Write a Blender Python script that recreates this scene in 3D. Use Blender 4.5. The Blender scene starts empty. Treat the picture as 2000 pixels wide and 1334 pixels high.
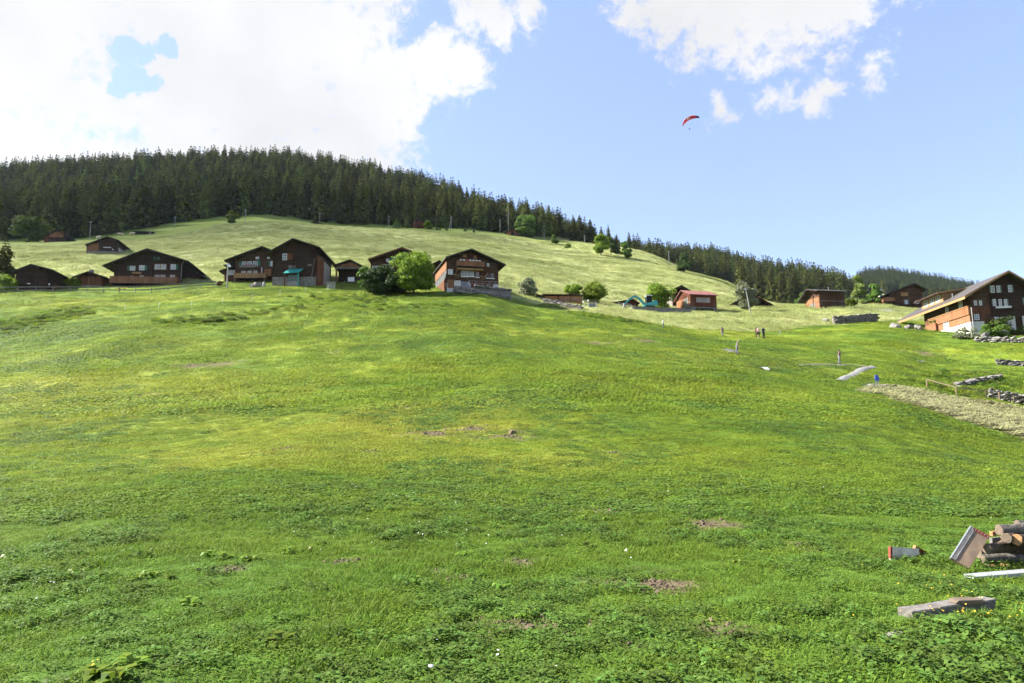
import bpy, bmesh, math, random
import numpy as np
from mathutils import Vector, Matrix, Euler
R = math.radians
scene = bpy.context.scene
col = scene.collection
rng = np.random.default_rng(7)
random.seed(7)

# ------------------------------------------------------------------ camera
PITCH, ROLL, EYE = R(7.6), R(1.0), 1.75
FPX = 1333.0
fw = Vector((0, math.cos(PITCH), math.sin(PITCH)))
r0 = Vector((1, 0, 0)); u0 = Vector((0, -math.sin(PITCH), math.cos(PITCH)))
rt = math.cos(ROLL) * r0 - math.sin(ROLL) * u0
up = math.cos(ROLL) * u0 + math.sin(ROLL) * r0
CAM = Vector((0, 0, EYE))
cd = bpy.data.cameras.new('camera'); cam = bpy.data.objects.new('camera', cd); col.objects.link(cam)
cam.matrix_world = Matrix(((rt.x, up.x, -fw.x, CAM.x), (rt.y, up.y, -fw.y, CAM.y), (rt.z, up.z, -fw.z, CAM.z), (0, 0, 0, 1)))
cd.sensor_width = 36; cd.lens = 36 * FPX / 2000; cd.clip_start = 0.1; cd.clip_end = 20000
scene.camera = cam

# ------------------------------------------------------------------ light
SUN_EL, SUN_AZ = R(38), R(-78)          # azimuth measured from the view axis (+Y) towards +X
sdir = Vector((math.sin(SUN_AZ) * math.cos(SUN_EL), math.cos(SUN_AZ) * math.cos(SUN_EL), math.sin(SUN_EL)))
sl = bpy.data.lights.new('sun', 'SUN'); sl.energy = 5.0; sl.angle = R(0.6); sl.color = (1, .93, .82)
so = bpy.data.objects.new('sun', sl); col.objects.link(so)
so.rotation_euler = sdir.to_track_quat('Z', 'Y').to_euler()
vs = scene.view_settings
vs.view_transform = 'Standard'; vs.look = 'None'; vs.exposure = 2.02; vs.gamma = 1; vs.use_curve_mapping = False
EXPO = 2 ** vs.exposure
scene.cycles.adaptive_threshold = .025; scene.cycles.max_bounces = 6; scene.cycles.diffuse_bounces = 3; scene.cycles.glossy_bounces = 2; scene.cycles.transmission_bounces = 3; scene.cycles.volume_bounces = 1

def ray(px, py):
    return fw + rt * ((px - 1000) / FPX) + up * ((667 - py) / FPX)
def P(px, py, Y):
    d = ray(px, py); return CAM + d * (Y / d.y)
def proj(p):
    v = Vector(p) - CAM; z = v.dot(fw); return 1000 + FPX * v.dot(rt) / z, 667 - FPX * v.dot(up) / z

# ------------------------------------------------------------------ world: sky and clouds
w = bpy.data.worlds.new('World'); scene.world = w; w.use_nodes = True
nt = w.node_tree; nt.nodes.clear()
def N(t, **k):
    n = nt.nodes.new(t)
    for a, b in k.items(): setattr(n, a, b)
    return n
SKY = .080
sky = N('ShaderNodeTexSky'); sky.sky_type = 'NISHITA'; sky.sun_disc = False
sky.sun_elevation = SUN_EL; sky.sun_rotation = SUN_AZ; sky.altitude = 1500; sky.air_density = 1.15; sky.dust_density = 1.6; sky.ozone_density = 1.6
bg = N('ShaderNodeBackground'); bg.inputs[1].default_value = SKY
wo = N('ShaderNodeOutputWorld'); nt.links.new(bg.outputs[0], wo.inputs[0])
tc = N('ShaderNodeTexCoord')
def math_(op, a, b=None, c=None, clamp=False):
    n = N('ShaderNodeMath', operation=op, use_clamp=clamp)
    for i, v in enumerate((a, b, c)):
        if v is None: continue
        if isinstance(v, (int, float)): n.inputs[i].default_value = v
        else: nt.links.new(v, n.inputs[i])
    return n.outputs[0]
def noise_(vec, scale, detail, rough=.55, dist=0.):
    n = N('ShaderNodeTexNoise'); n.inputs['Scale'].default_value = scale; n.inputs['Detail'].default_value = detail
    n.inputs['Roughness'].default_value = rough; n.inputs['Distortion'].default_value = dist; nt.links.new(vec, n.inputs['Vector']); return n
# warp the direction a little so that the outlines of the cloud masses are ragged
wn = noise_(tc.outputs['Generated'], 3.2, 6, .6)
sub = N('ShaderNodeVectorMath', operation='SUBTRACT'); nt.links.new(wn.outputs['Color'], sub.inputs[0]); sub.inputs[1].default_value = (.5, .5, .5)
scl = N('ShaderNodeVectorMath', operation='SCALE'); nt.links.new(sub.outputs[0], scl.inputs[0]); scl.inputs['Scale'].default_value = .08
add = N('ShaderNodeVectorMath', operation='ADD'); nt.links.new(tc.outputs['Generated'], add.inputs[0]); nt.links.new(scl.outputs[0], add.inputs[1])
nrm = N('ShaderNodeVectorMath', operation='NORMALIZE'); nt.links.new(add.outputs[0], nrm.inputs[0])
BLOBS = [  # cloud masses: direction (as picture point), angular radius in degrees
    (540, 120, 10.5), (660, 70, 6.0), (755, 165, 4.6), (430, 250, 9), (610, 250, 7), (90, 180, 9.5), (-80, 300, 12), (130, 20, 7.5),
    (70, 320, 7), (250, 330, 6.5), (-200, 60, 15), (380, -60, 11), (850, 130, 3.0), (905, 135, 2.0), (700, 240, 5.5), (150, 250, 5),
    (1460, -60, 5.6), (1570, -110, 7.5), (1330, -60, 5.2), (1490, 30, 2.4), (1400, 0, 3.0), (1310, -10, 2.8), (1600, -40, 4.2), (955, 25, 2.4), (1035, 15, 1.7),
    (1605, 155, .7), (1690, 125, 1.0), (1500, 178, .6), (1400, 203, .6), (1582, 195, .6),
    (805, 310, .9), (780, 215, 3.0), (320, 120, 4.4), (330, 60, 4.2)]
cov = None
for bx, by, br in BLOBS:
    d = ray(bx, by).normalized()
    dn = N('ShaderNodeVectorMath', operation='DOT_PRODUCT'); nt.links.new(nrm.outputs[0], dn.inputs[0]); dn.inputs[1].default_value = d
    ang = math_('ARCCOSINE', dn.outputs['Value'])
    m = math_('MULTIPLY', math_('SUBTRACT', R(br), ang), 1 / R(min(3.4, max(1.3, br * .5))))
    if br < 1.3: m = math_('ADD', m, .12)
    cov = m if cov is None else math_('MAXIMUM', cov, m)
# the sky goes on outside the picture with scattered clouds of the same kind
fd = N('ShaderNodeVectorMath', operation='DOT_PRODUCT'); nt.links.new(tc.outputs['Generated'], fd.inputs[0]); fd.inputs[1].default_value = fw
outm = math_('MULTIPLY', math_('SUBTRACT', .73, fd.outputs['Value']), 6, clamp=True)
gn = noise_(tc.outputs['Generated'], 1.7, 4, .5)
gen = math_('MULTIPLY', math_('SUBTRACT', gn.outputs['Fac'], .55), 9)
gen = math_('ADD', math_('MULTIPLY', gen, outm), math_('MULTIPLY', math_('SUBTRACT', 1, outm), -3))
cov = math_('MAXIMUM', cov, gen)
cov = math_('MINIMUM', cov, 1.4); cov = math_('MAXIMUM', cov, -1.6)
fb = noise_(tc.outputs['Generated'], 9, 13, .62, .35)
fb2 = noise_(tc.outputs['Generated'], 42, 10, .68, .3)
cl = math_('ADD', cov, math_('MULTIPLY', math_('SUBTRACT', fb.outputs['Fac'], .5), 4.2))
cl = math_('ADD', cl, math_('MULTIPLY', math_('SUBTRACT', fb2.outputs['Fac'], .5), 4.4))
# the gap in the left cloud mass
hd = None
for hx, hy, hr in ((272, 145, .95), (262, 100, .75), (330, 92, .6), (300, 158, .6), (290, 115, .5), (250, 165, .5)):
    d = ray(hx, hy).normalized()
    dn = N('ShaderNodeVectorMath', operation='DOT_PRODUCT'); nt.links.new(nrm.outputs[0], dn.inputs[0]); dn.inputs[1].default_value = d
    m = math_('MULTIPLY', math_('SUBTRACT', R(hr), math_('ARCCOSINE', dn.outputs['Value'])), 1 / R(.8))
    hd = m if hd is None else math_('MAXIMUM', hd, m)
hd = math_('ADD', hd, math_('MULTIPLY', math_('SUBTRACT', fb2.outputs['Fac'], .5), 5.0))
hd = math_('MULTIPLY', math_('MAXIMUM', math_('ADD', hd, .5), 0), 3.0)
cl = math_('SUBTRACT', cl, hd)
mr = N('ShaderNodeMapRange', interpolation_type='SMOOTHSTEP'); nt.links.new(cl, mr.inputs[0])
mr.inputs[1].default_value = -.35; mr.inputs[2].default_value = 1.0
# body of the cloud: white, slightly greyer in the thick middle
th = noise_(tc.outputs['Generated'], 3.4, 5, .5)
cr = N('ShaderNodeMapRange'); nt.links.new(th.outputs['Fac'], cr.inputs[0])
cr.inputs[1].default_value = .35; cr.inputs[2].default_value = .65; cr.inputs[3].default_value = .84; cr.inputs[4].default_value = 1.08
cc = N('ShaderNodeVectorMath', operation='SCALE'); cc.inputs[0].default_value = tuple(c / SKY / EXPO for c in (.985, .985, 1.0)); nt.links.new(cr.outputs[0], cc.inputs['Scale'])
# thin milky air over the blue
mk = N('ShaderNodeMix', data_type='RGBA'); mk.inputs['Factor'].default_value = .48
nt.links.new(sky.outputs[0], mk.inputs[6]); mk.inputs[7].default_value = tuple(c / SKY / EXPO for c in (.50, .68, .98)) + (1,)
mx = N('ShaderNodeMix', data_type='RGBA'); nt.links.new(mr.outputs[0], mx.inputs['Factor'])
tn = N('ShaderNodeVectorMath', operation='MULTIPLY'); nt.links.new(mk.outputs[2], tn.inputs[0]); tn.inputs[1].default_value = (1.0, .945, 1.03)
nt.links.new(tn.outputs[0], mx.inputs[6]); nt.links.new(cc.outputs[0], mx.inputs[7])
nt.links.new(mx.outputs[2], bg.inputs[0])

# ------------------------------------------------------------------ generic helpers
def tag(o, label=None, cat=None, group=None, kind=None):
    if label: o['label'] = label
    if cat: o['category'] = cat
    if group: o['group'] = group
    if kind: o['kind'] = kind
    return o
def empty(name, loc=(0, 0, 0), rz=0, label=None, cat=None, group=None):
    o = bpy.data.objects.new(name, None); col.objects.link(o); o.empty_display_size = .2
    o.location = loc; o.rotation_euler = (0, 0, rz)
    return tag(o, label, cat, group)
def mk(name, V, F, mat=None, parent=None, smooth=False, link=True):
    me = bpy.data.meshes.new(name); me.from_pydata([tuple(v) for v in V], [], [tuple(f) for f in F]); me.update()
    if mat: me.materials.append(mat)
    if smooth: me.polygons.foreach_set('use_smooth', [True] * len(me.polygons))
    o = bpy.data.objects.new(name, me)
    if link: col.objects.link(o)
    if parent: o.parent = parent
    return o
def inst(name, me, parent=None, loc=(0, 0, 0), rot=(0, 0, 0), sc=(1, 1, 1)):
    o = bpy.data.objects.new(name, me); col.objects.link(o)
    if parent: o.parent = parent
    o.location = loc; o.rotation_euler = rot; o.scale = sc if hasattr(sc, '__len__') else (sc,) * 3
    return o
class MB:
    """collects boxes, bars, prisms and tubes into one mesh"""
    def __init__(s): s.V = []; s.F = []
    def add(s, V, F):
        n = len(s.V); s.V += [tuple(v) for v in V]; s.F += [tuple(i + n for i in f) for f in F]; return s
    def box(s, x0, x1, y0, y1, z0, z1):
        V = [(x, y, z) for z in (z0, z1) for y in (y0, y1) for x in (x0, x1)]
        return s.add(V, [(0, 2, 3, 1), (4, 5, 7, 6), (0, 1, 5, 4), (2, 6, 7, 3), (0, 4, 6, 2), (1, 3, 7, 5)])
    def prism(s, poly, y0, y1):
        """poly: list of (x,z), extruded along y"""
        n = len(poly); V = [(x, y0, z) for x, z in poly] + [(x, y1, z) for x, z in poly]
        F = [tuple(range(n)), tuple(range(2 * n - 1, n - 1, -1))] + [(i, n + i, n + (i + 1) % n, (i + 1) % n) for i in range(n)]
        return s.add(V, [tuple(reversed(f)) for f in F])
    def tube(s, pts, rad, n=8, cap=True):
        pts = [Vector(p) for p in pts]; V = []; F = []
        if not hasattr(rad, '__len__'): rad = [rad] * len(pts)
        for i, p in enumerate(pts):
            t = (pts[min(i + 1, len(pts) - 1)] - pts[max(i - 1, 0)]).normalized()
            a = t.cross(Vector((0, 0, 1)));
            if a.length < .05: a = t.cross(Vector((1, 0, 0)))
            a.normalize(); b = t.cross(a)
            for k in range(n):
                q = 2 * math.pi * k / n; V.append(p + (a * math.cos(q) + b * math.sin(q)) * rad[i])
        for i in range(len(pts) - 1):
            for k in range(n): F.append((i * n + k, i * n + (k + 1) % n, (i + 1) * n + (k + 1) % n, (i + 1) * n + k))
        if cap: F += [tuple(range(n)), tuple(range(len(V) - 1, len(V) - n - 1, -1))]
        return s.add(V, F)
    def bar(s, a, b, w=.1, h=None):
        a = Vector(a); b = Vector(b); h = h or w; t = (b - a).normalized()
        u = t.cross(Vector((0, 0, 1)))
        if u.length < .05: u = t.cross(Vector((0, 1, 0)))
        u.normalize(); v = u.cross(t); u *= w / 2; v *= h / 2
        V = [a - u - v, a + u - v, a - u + v, a + u + v, b - u - v, b + u - v, b - u + v, b + u + v]
        return s.add(V, [(0, 2, 3, 1), (4, 5, 7, 6), (0, 1, 5, 4), (2, 6, 7, 3), (0, 4, 6, 2), (1, 3, 7, 5)])
    def build(s, name, mat, parent=None, smooth=False, link=True): return mk(name, s.V, s.F, mat, parent, smooth, link)

# ------------------------------------------------------------------ materials
MAT = {}
class NG:
    def __init__(s, name):
        s.m = bpy.data.materials.new(name); s.m.use_nodes = True; s.t = s.m.node_tree; s.t.nodes.clear()
        s.out = s.n('ShaderNodeOutputMaterial'); MAT[name] = s.m
    def n(s, t, **k):
        x = s.t.nodes.new(t)
        for a, b in k.items(): setattr(x, a, b)
        return x
    def l(s, a, b): s.t.links.new(a, b)
    def set(s, sock, v):
        if hasattr(v, 'is_linked') or isinstance(v, bpy.types.NodeSocket): s.l(v, sock)
        else: sock.default_value = v
    def math(s, op, a, b=0., clamp=False):
        x = s.n('ShaderNodeMath', operation=op, use_clamp=clamp); s.set(x.inputs[0], a); s.set(x.inputs[1], b); return x.outputs[0]
    def mix(s, f, a, b):
        x = s.n('ShaderNodeMix', data_type='RGBA'); s.set(x.inputs['Factor'], f)
        s.set(x.inputs[6], a if not isinstance(a, tuple) else tuple(a[:3]) + (1,)); s.set(x.inputs[7], b if not isinstance(b, tuple) else tuple(b[:3]) + (1,)); return x.outputs[2]
    def noise(s, vec, sc, det=4, rough=.55, dist=0.):
        x = s.n('ShaderNodeTexNoise'); x.inputs['Scale'].default_value = sc; x.inputs['Detail'].default_value = det
        x.inputs['Roughness'].default_value = rough; x.inputs['Distortion'].default_value = dist
        if vec is not None: s.l(vec, x.inputs['Vector'])
        return x.outputs['Fac']
    def mr(s, v, a, b, c=0., d=1., smooth=False):
        x = s.n('ShaderNodeMapRange'); x.interpolation_type = 'SMOOTHSTEP' if smooth else 'LINEAR'
        s.set(x.inputs[0], v); x.inputs[1].default_value = a; x.inputs[2].default_value = b; x.inputs[3].default_value = c; x.inputs[4].default_value = d; return x.outputs[0]
    def vscale(s, vec, sc):
        x = s.n('ShaderNodeVectorMath', operation='MULTIPLY'); s.l(vec, x.inputs[0]); x.inputs[1].default_value = sc; return x.outputs[0]
    def pbr(s, colr, rough=.7, bump=None, bstr=.3, bdist=.02, metal=0., spec=.3):
        p = s.n('ShaderNodeBsdfPrincipled'); s.set(p.inputs['Base Color'], colr if not isinstance(colr, tuple) else tuple(colr[:3]) + (1,))
        s.set(p.inputs['Roughness'], rough); p.inputs['Metallic'].default_value = metal; p.inputs['Specular IOR Level'].default_value = spec
        if bump is not None:
            b = s.n('ShaderNodeBump'); b.inputs['Strength'].default_value = bstr; b.inputs['Distance'].default_value = bdist
            s.l(bump, b.inputs['Height']); s.l(b.outputs[0], p.inputs['Normal'])
        s.l(p.outputs[0], s.out.inputs[0]); return p

def simple(name, c, rough=.6, var=.25, sc=6, metal=0., bump=.15):
    g = NG(name); t = g.n('ShaderNodeTexCoord'); n = g.noise(t.outputs['Object'], sc, 5, .6)
    a = tuple(x * (1 - var) for x in c); b = tuple(min(1, x * (1 + var)) for x in c)
    g.pbr(g.mix(g.mr(n, .3, .7), a, b), rough, n, bump, .02, metal); return g.m
def wood(name, c, c2, axis='h', size=.2, rough=.8, weather=(.30, .27, .24), wamt=.25):
    """boards: every board its own tone, dark joints as relief, grain along the board, grey weathering"""
    g = NG(name); t = g.n('ShaderNodeTexCoord'); sp = g.n('ShaderNodeSeparateXYZ'); g.l(t.outputs['Object'], sp.inputs[0])
    v = sp.outputs[2] if axis == 'h' else g.math('ADD', sp.outputs[0], sp.outputs[1])
    k = g.math('DIVIDE', v, size); fl = g.math('FLOOR', k); fr = g.math('FRACT', k)
    wn = g.n('ShaderNodeTexWhiteNoise', noise_dimensions='1D'); g.l(fl, wn.inputs['W'])
    grain = g.noise(g.vscale(t.outputs['Object'], (3, 3, 30) if axis == 'h' else (30, 30, 3)), 1.5, 5, .6)
    base = g.mix(wn.outputs['Value'], c, c2)
    base = g.mix(g.math('MULTIPLY', g.mr(grain, .35, .75), .5), base, tuple(x * .45 for x in c))
    wz = g.noise(t.outputs['Object'], .55, 4, .6)
    base = g.mix(g.math('MULTIPLY', g.mr(wz, .45, .7), wamt), base, weather)
    edge = g.math('MINIMUM', fr, g.math('SUBTRACT', 1., fr)); h = g.math('ADD', g.mr(edge, 0, .12), g.math('MULTIPLY', grain, .3))
    g.pbr(base, rough, h, .9, .05, spec=.15); return g.m
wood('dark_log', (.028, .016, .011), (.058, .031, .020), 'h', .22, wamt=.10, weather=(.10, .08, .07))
wood('dark_board', (.026, .014, .010), (.055, .028, .018), 'v', .2, wamt=.10, weather=(.10, .08, .07))
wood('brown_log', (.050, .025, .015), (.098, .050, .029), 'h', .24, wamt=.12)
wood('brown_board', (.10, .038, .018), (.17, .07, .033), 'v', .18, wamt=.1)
wood('red_board', (.085, .026, .014), (.14, .048, .024), 'v', .2, wamt=.08)
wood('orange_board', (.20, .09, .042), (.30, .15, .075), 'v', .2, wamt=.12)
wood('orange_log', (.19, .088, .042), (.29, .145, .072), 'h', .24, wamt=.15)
wood('tan_board', (.29, .17, .075), (.40, .25, .12), 'v', .25, wamt=.08)
wood('grey_wood', (.16, .15, .135), (.25, .235, .21), 'v', .3, wamt=.3, weather=(.20, .19, .17))
wood('roof_dark', (.032, .027, .025), (.06, .05, .045), 'v', .4, .75, wamt=.3, weather=(.11, .105, .10))
wood('roof_grey', (.062, .055, .052), (.088, .08, .077), 'h', .18, .55, wamt=.4, weather=(.12, .112, .11))
wood('roof_brown', (.05, .03, .026), (.085, .05, .04), 'v', .35, .7, wamt=.1)
wood('roof_red', (.23, .095, .08), (.29, .125, .105), 'v', .4, .6, wamt=.2, weather=(.30, .20, .18))
wood('roof_rust', (.06, .022, .016), (.12, .042, .03), 'v', .3, .7, wamt=.1)
simple('plaster', (.50, .49, .46), .85, .08, 2)
simple('concrete', (.15, .145, .138), .9, .25, 1.2, bump=.4)
simple('white_paint', (.58, .575, .56), .5, .06)
simple('green_paint', (.025, .115, .07), .5, .15)
simple('grey_green', (.10, .14, .13), .5, .15)
simple('teal_sheet', (.03, .27, .23), .45, .2)
simple('dark_void', (.008, .007, .006), .9, .3)
simple('metal_grey', (.42, .43, .45), .35, .1, metal=.8)
simple('metal_pole', (.26, .255, .24), .5, .12)
simple('aluminium', (.36, .38, .40), .4, .12, 14, .3)
simple('curtain', (.62, .62, .60), .8, .08, 9)
simple('flower', (.30, .05, .06), .7, .5, 20)
simple('planter_leaf', (.05, .10, .025), .7, .5, 20)
simple('rope_wood', (.20, .15, .10), .8, .25, 9)
simple('red_strip', (.21, .045, .028), .5, .2, 12)
simple('cut_wood', (.30, .17, .075), .8, .35, 30)
simple('firewood', (.50, .22, .085), .85, .45, 9); simple('cut_grey', (.13, .10, .072), .85, .3, 30)
simple('turquoise', (.035, .27, .27), .35, .06)
simple('black_rubber', (.012, .012, .013), .7, .2)
simple('skin', (.34, .19, .13), .6, .05)
simple('hair', (.03, .02, .014), .7, .2)
simple('hair_grey', (.28, .25, .22), .7, .2)
simple('cloth_black', (.012, .012, .015), .85, .2)
simple('cloth_grey', (.15, .155, .175), .85, .12)
simple('cloth_pale', (.17, .15, .125), .85, .12)
simple('cloth_light', (.55, .57, .60), .85, .12)
simple('cloth_navy', (.02, .028, .055), .85, .15)
simple('cloth_peach', (.62, .36, .27), .85, .1)
simple('blue_paint', (.03, .08, .45), .4, .1)
simple('red_fabric', (.62, .015, .02), .55, .05)
simple('navy_fabric', (.01, .012, .05), .6, .1)
simple('white_fabric', (.65, .65, .65), .6, .02)
simple('cow_cream', (.55, .46, .34), .8, .2, 3)
simple('tarp_grey', (.17, .175, .2), .6, .15, 4)
simple('orange_plastic', (.65, .12, .02), .5, .1)
simple('satellite_white', (.75, .75, .74), .4, .03)
def glass(name, c, rough=.12):
    g = NG(name); t = g.n('ShaderNodeTexCoord'); n = g.noise(t.outputs['Object'], .9, 3, .5)
    g.pbr(g.mix(g.mr(n, .35, .65), tuple(x * .55 for x in c), c), rough, spec=.6); return g.m
glass('pane_dark', (.05, .055, .06)); glass('pane_light', (.50, .53, .56), .3); glass('pane_mid', (.22, .24, .27), .2)
g = NG('stone'); t = g.n('ShaderNodeTexCoord'); oi = g.n('ShaderNodeObjectInfo')
a = g.noise(t.outputs['Object'], 2.2, 7, .65); b = g.noise(t.outputs['Object'], 9, 5, .6)
c_ = g.mix(oi.outputs['Random'], (.12, .112, .104), (.25, .235, .22)); c_ = g.mix(g.mr(a, .5, .7), c_, (.31, .30, .285)); c_ = g.mix(g.math('MULTIPLY', g.mr(b, .55, .7), .5), c_, (.06, .07, .035))
g.pbr(c_, .9, g.math('ADD', a, b), .7, .06)
g = NG('rubble'); t = g.n('ShaderNodeTexCoord')
vo = g.n('ShaderNodeTexVoronoi', feature='DISTANCE_TO_EDGE'); vo.inputs['Scale'].default_value = 2.6; g.l(g.vscale(t.outputs['Object'], (1, 1, 1.7)), vo.inputs['Vector'])
vc = g.n('ShaderNodeTexVoronoi'); vc.inputs['Scale'].default_value = 2.6; g.l(g.vscale(t.outputs['Object'], (1, 1, 1.7)), vc.inputs['Vector'])
sx = g.n('ShaderNodeSeparateColor'); g.l(vc.outputs['Color'], sx.inputs[0])
c_ = g.mix(sx.outputs[0], (.15, .135, .12), (.28, .26, .225)); c_ = g.mix(g.mr(vo.outputs[0], 0, .05), (.16, .15, .13), c_)
g.pbr(c_, .9, g.math('ADD', g.mr(vo.outputs[0], 0, .12), g.noise(t.outputs['Object'], 7, 4)), .8, .08)
def bark(name, c, c2, sc=(9, 9, 9)):
    g = NG(name); t = g.n('ShaderNodeTexCoord'); a = g.noise(g.vscale(t.outputs['Object'], sc), 1, 7, .68, .6); b = g.noise(t.outputs['Object'], 4, 5, .6)
    k = g.mix(g.mr(a, .35, .65), c, c2); k = g.mix(g.math('MULTIPLY', g.mr(b, .5, .7), .6), k, (.17, .165, .15))
    g.pbr(k, .9, a, .9, .03); return g.m
bark('bark_grey', (.035, .03, .025), (.17, .155, .135), (22, 22, 22)); bark('bark_brown', (.03, .02, .013), (.12, .08, .05), (22, 22, 22)); bark('trunk_bark', (.05, .038, .028), (.12, .095, .07), (4, 4, 1.5))
bark('dead_trunk', (.14, .12, .11), (.22, .20, .18), (3, 3, 1))
def foliage(name, c, c2, c3, transl=.35, rough=.6, spec=.12, lo=.65, hi=1.3):
    """leaf: diffuse + translucent, tone varies from leaf clump to clump and from tree to tree"""
    g = NG(name); t = g.n('ShaderNodeTexCoord'); oi = g.n('ShaderNodeObjectInfo'); ge = g.n('ShaderNodeNewGeometry')
    n = g.noise(t.outputs['Object'], .9, 4, .6)
    k = g.mix(g.mr(n, .32, .68), c, c2); k = g.mix(g.math('MULTIPLY', ge.outputs['Random Per Island'], .55), k, c3)
    hs = g.n('ShaderNodeHueSaturation'); g.l(k, hs.inputs['Color']); g.l(g.mr(oi.outputs['Random'], 0, 1, lo, hi), hs.inputs['Value']); g.l(g.mr(oi.outputs['Random'], 0, 1, .485, .515), hs.inputs['Hue'])
    p = g.pbr(hs.outputs[0], rough, spec=spec)
    tr = g.n('ShaderNodeBsdfTranslucent'); g.l(hs.outputs[0], tr.inputs[0])
    ms = g.n('ShaderNodeMixShader'); ms.inputs[0].default_value = transl; g.l(p.outputs[0], ms.inputs[1]); g.l(tr.outputs[0], ms.inputs[2]); g.l(ms.outputs[0], g.out.inputs[0]); return g.m
foliage('spruce_needles', (.030, .046, .014), (.062, .076, .020), (.155, .155, .036), .15, .8, .03, .5, 1.6)
foliage('spruce_far', (.026, .042, .018), (.045, .062, .024), (.08, .088, .032), .1, .8, .03)
foliage('spruce_young', (.07, .11, .025), (.11, .15, .035), (.13, .17, .04), .3)
foliage('leaf_bright', (.075, .13, .014), (.135, .195, .022), (.21, .255, .03), .5)
foliage('leaf_mid', (.045, .095, .015), (.085, .145, .022), (.13, .19, .03), .4)
foliage('leaf_dark', (.022, .046, .012), (.038, .07, .017), (.06, .095, .022), .25)
foliage('leaf_silver', (.13, .16, .085), (.20, .23, .13), (.26, .28, .17), .35)
foliage('leaf_larch', (.10, .14, .03), (.15, .19, .045), (.19, .22, .06), .4)
# ------------------------------------------------------------------ terrain height field
def vnoise(x, y, seed):
    xi = np.floor(x).astype(np.int64); yi = np.floor(y).astype(np.int64); fx = x - xi; fy = y - yi
    fx = fx * fx * (3 - 2 * fx); fy = fy * fy * (3 - 2 * fy)
    def h(a, b):
        n = (a * 374761393 + b * 668265263 + seed * 974711) & 0x7fffffff
        n = ((n ^ (n >> 13)) * 1274126177) & 0x7fffffff
        return ((n ^ (n >> 16)) & 0xffff) / 65535.0
    return (h(xi, yi) * (1 - fx) + h(xi + 1, yi) * fx) * (1 - fy) + (h(xi, yi + 1) * (1 - fx) + h(xi + 1, yi + 1) * fx) * fy - .5
def fbm(x, y, sc, seed, o=4):
    r = 0; a = 1.
    for i in range(o):
        r = r + a * vnoise(x / sc + 17.3 * i, y / sc - 9.1 * i, seed + i); sc *= .5; a *= .5
    return r
def pchip(X, Yv, q):
    X = np.asarray(X, float); Yv = np.asarray(Yv, float); h = np.diff(X); d = np.diff(Yv) / h; m = np.zeros_like(X)
    m[1:-1] = np.where(d[:-1] * d[1:] > 0, 2 * d[:-1] * d[1:] / np.where(np.abs(d[:-1] + d[1:]) < 1e-9, 1, d[:-1] + d[1:]), 0); m[0] = d[0]; m[-1] = d[-1]
    q = np.clip(q, X[0], X[-1]); i = np.clip(np.searchsorted(X, q) - 1, 0, len(h) - 1); t = (q - X[i]) / h[i]
    return (2*t**3 - 3*t**2 + 1) * Yv[i] + (t**3 - 2*t**2 + t) * h[i] * m[i] + (-2*t**3 + 3*t**2) * Yv[i+1] + (t**3 - t**2) * h[i] * m[i+1]
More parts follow.
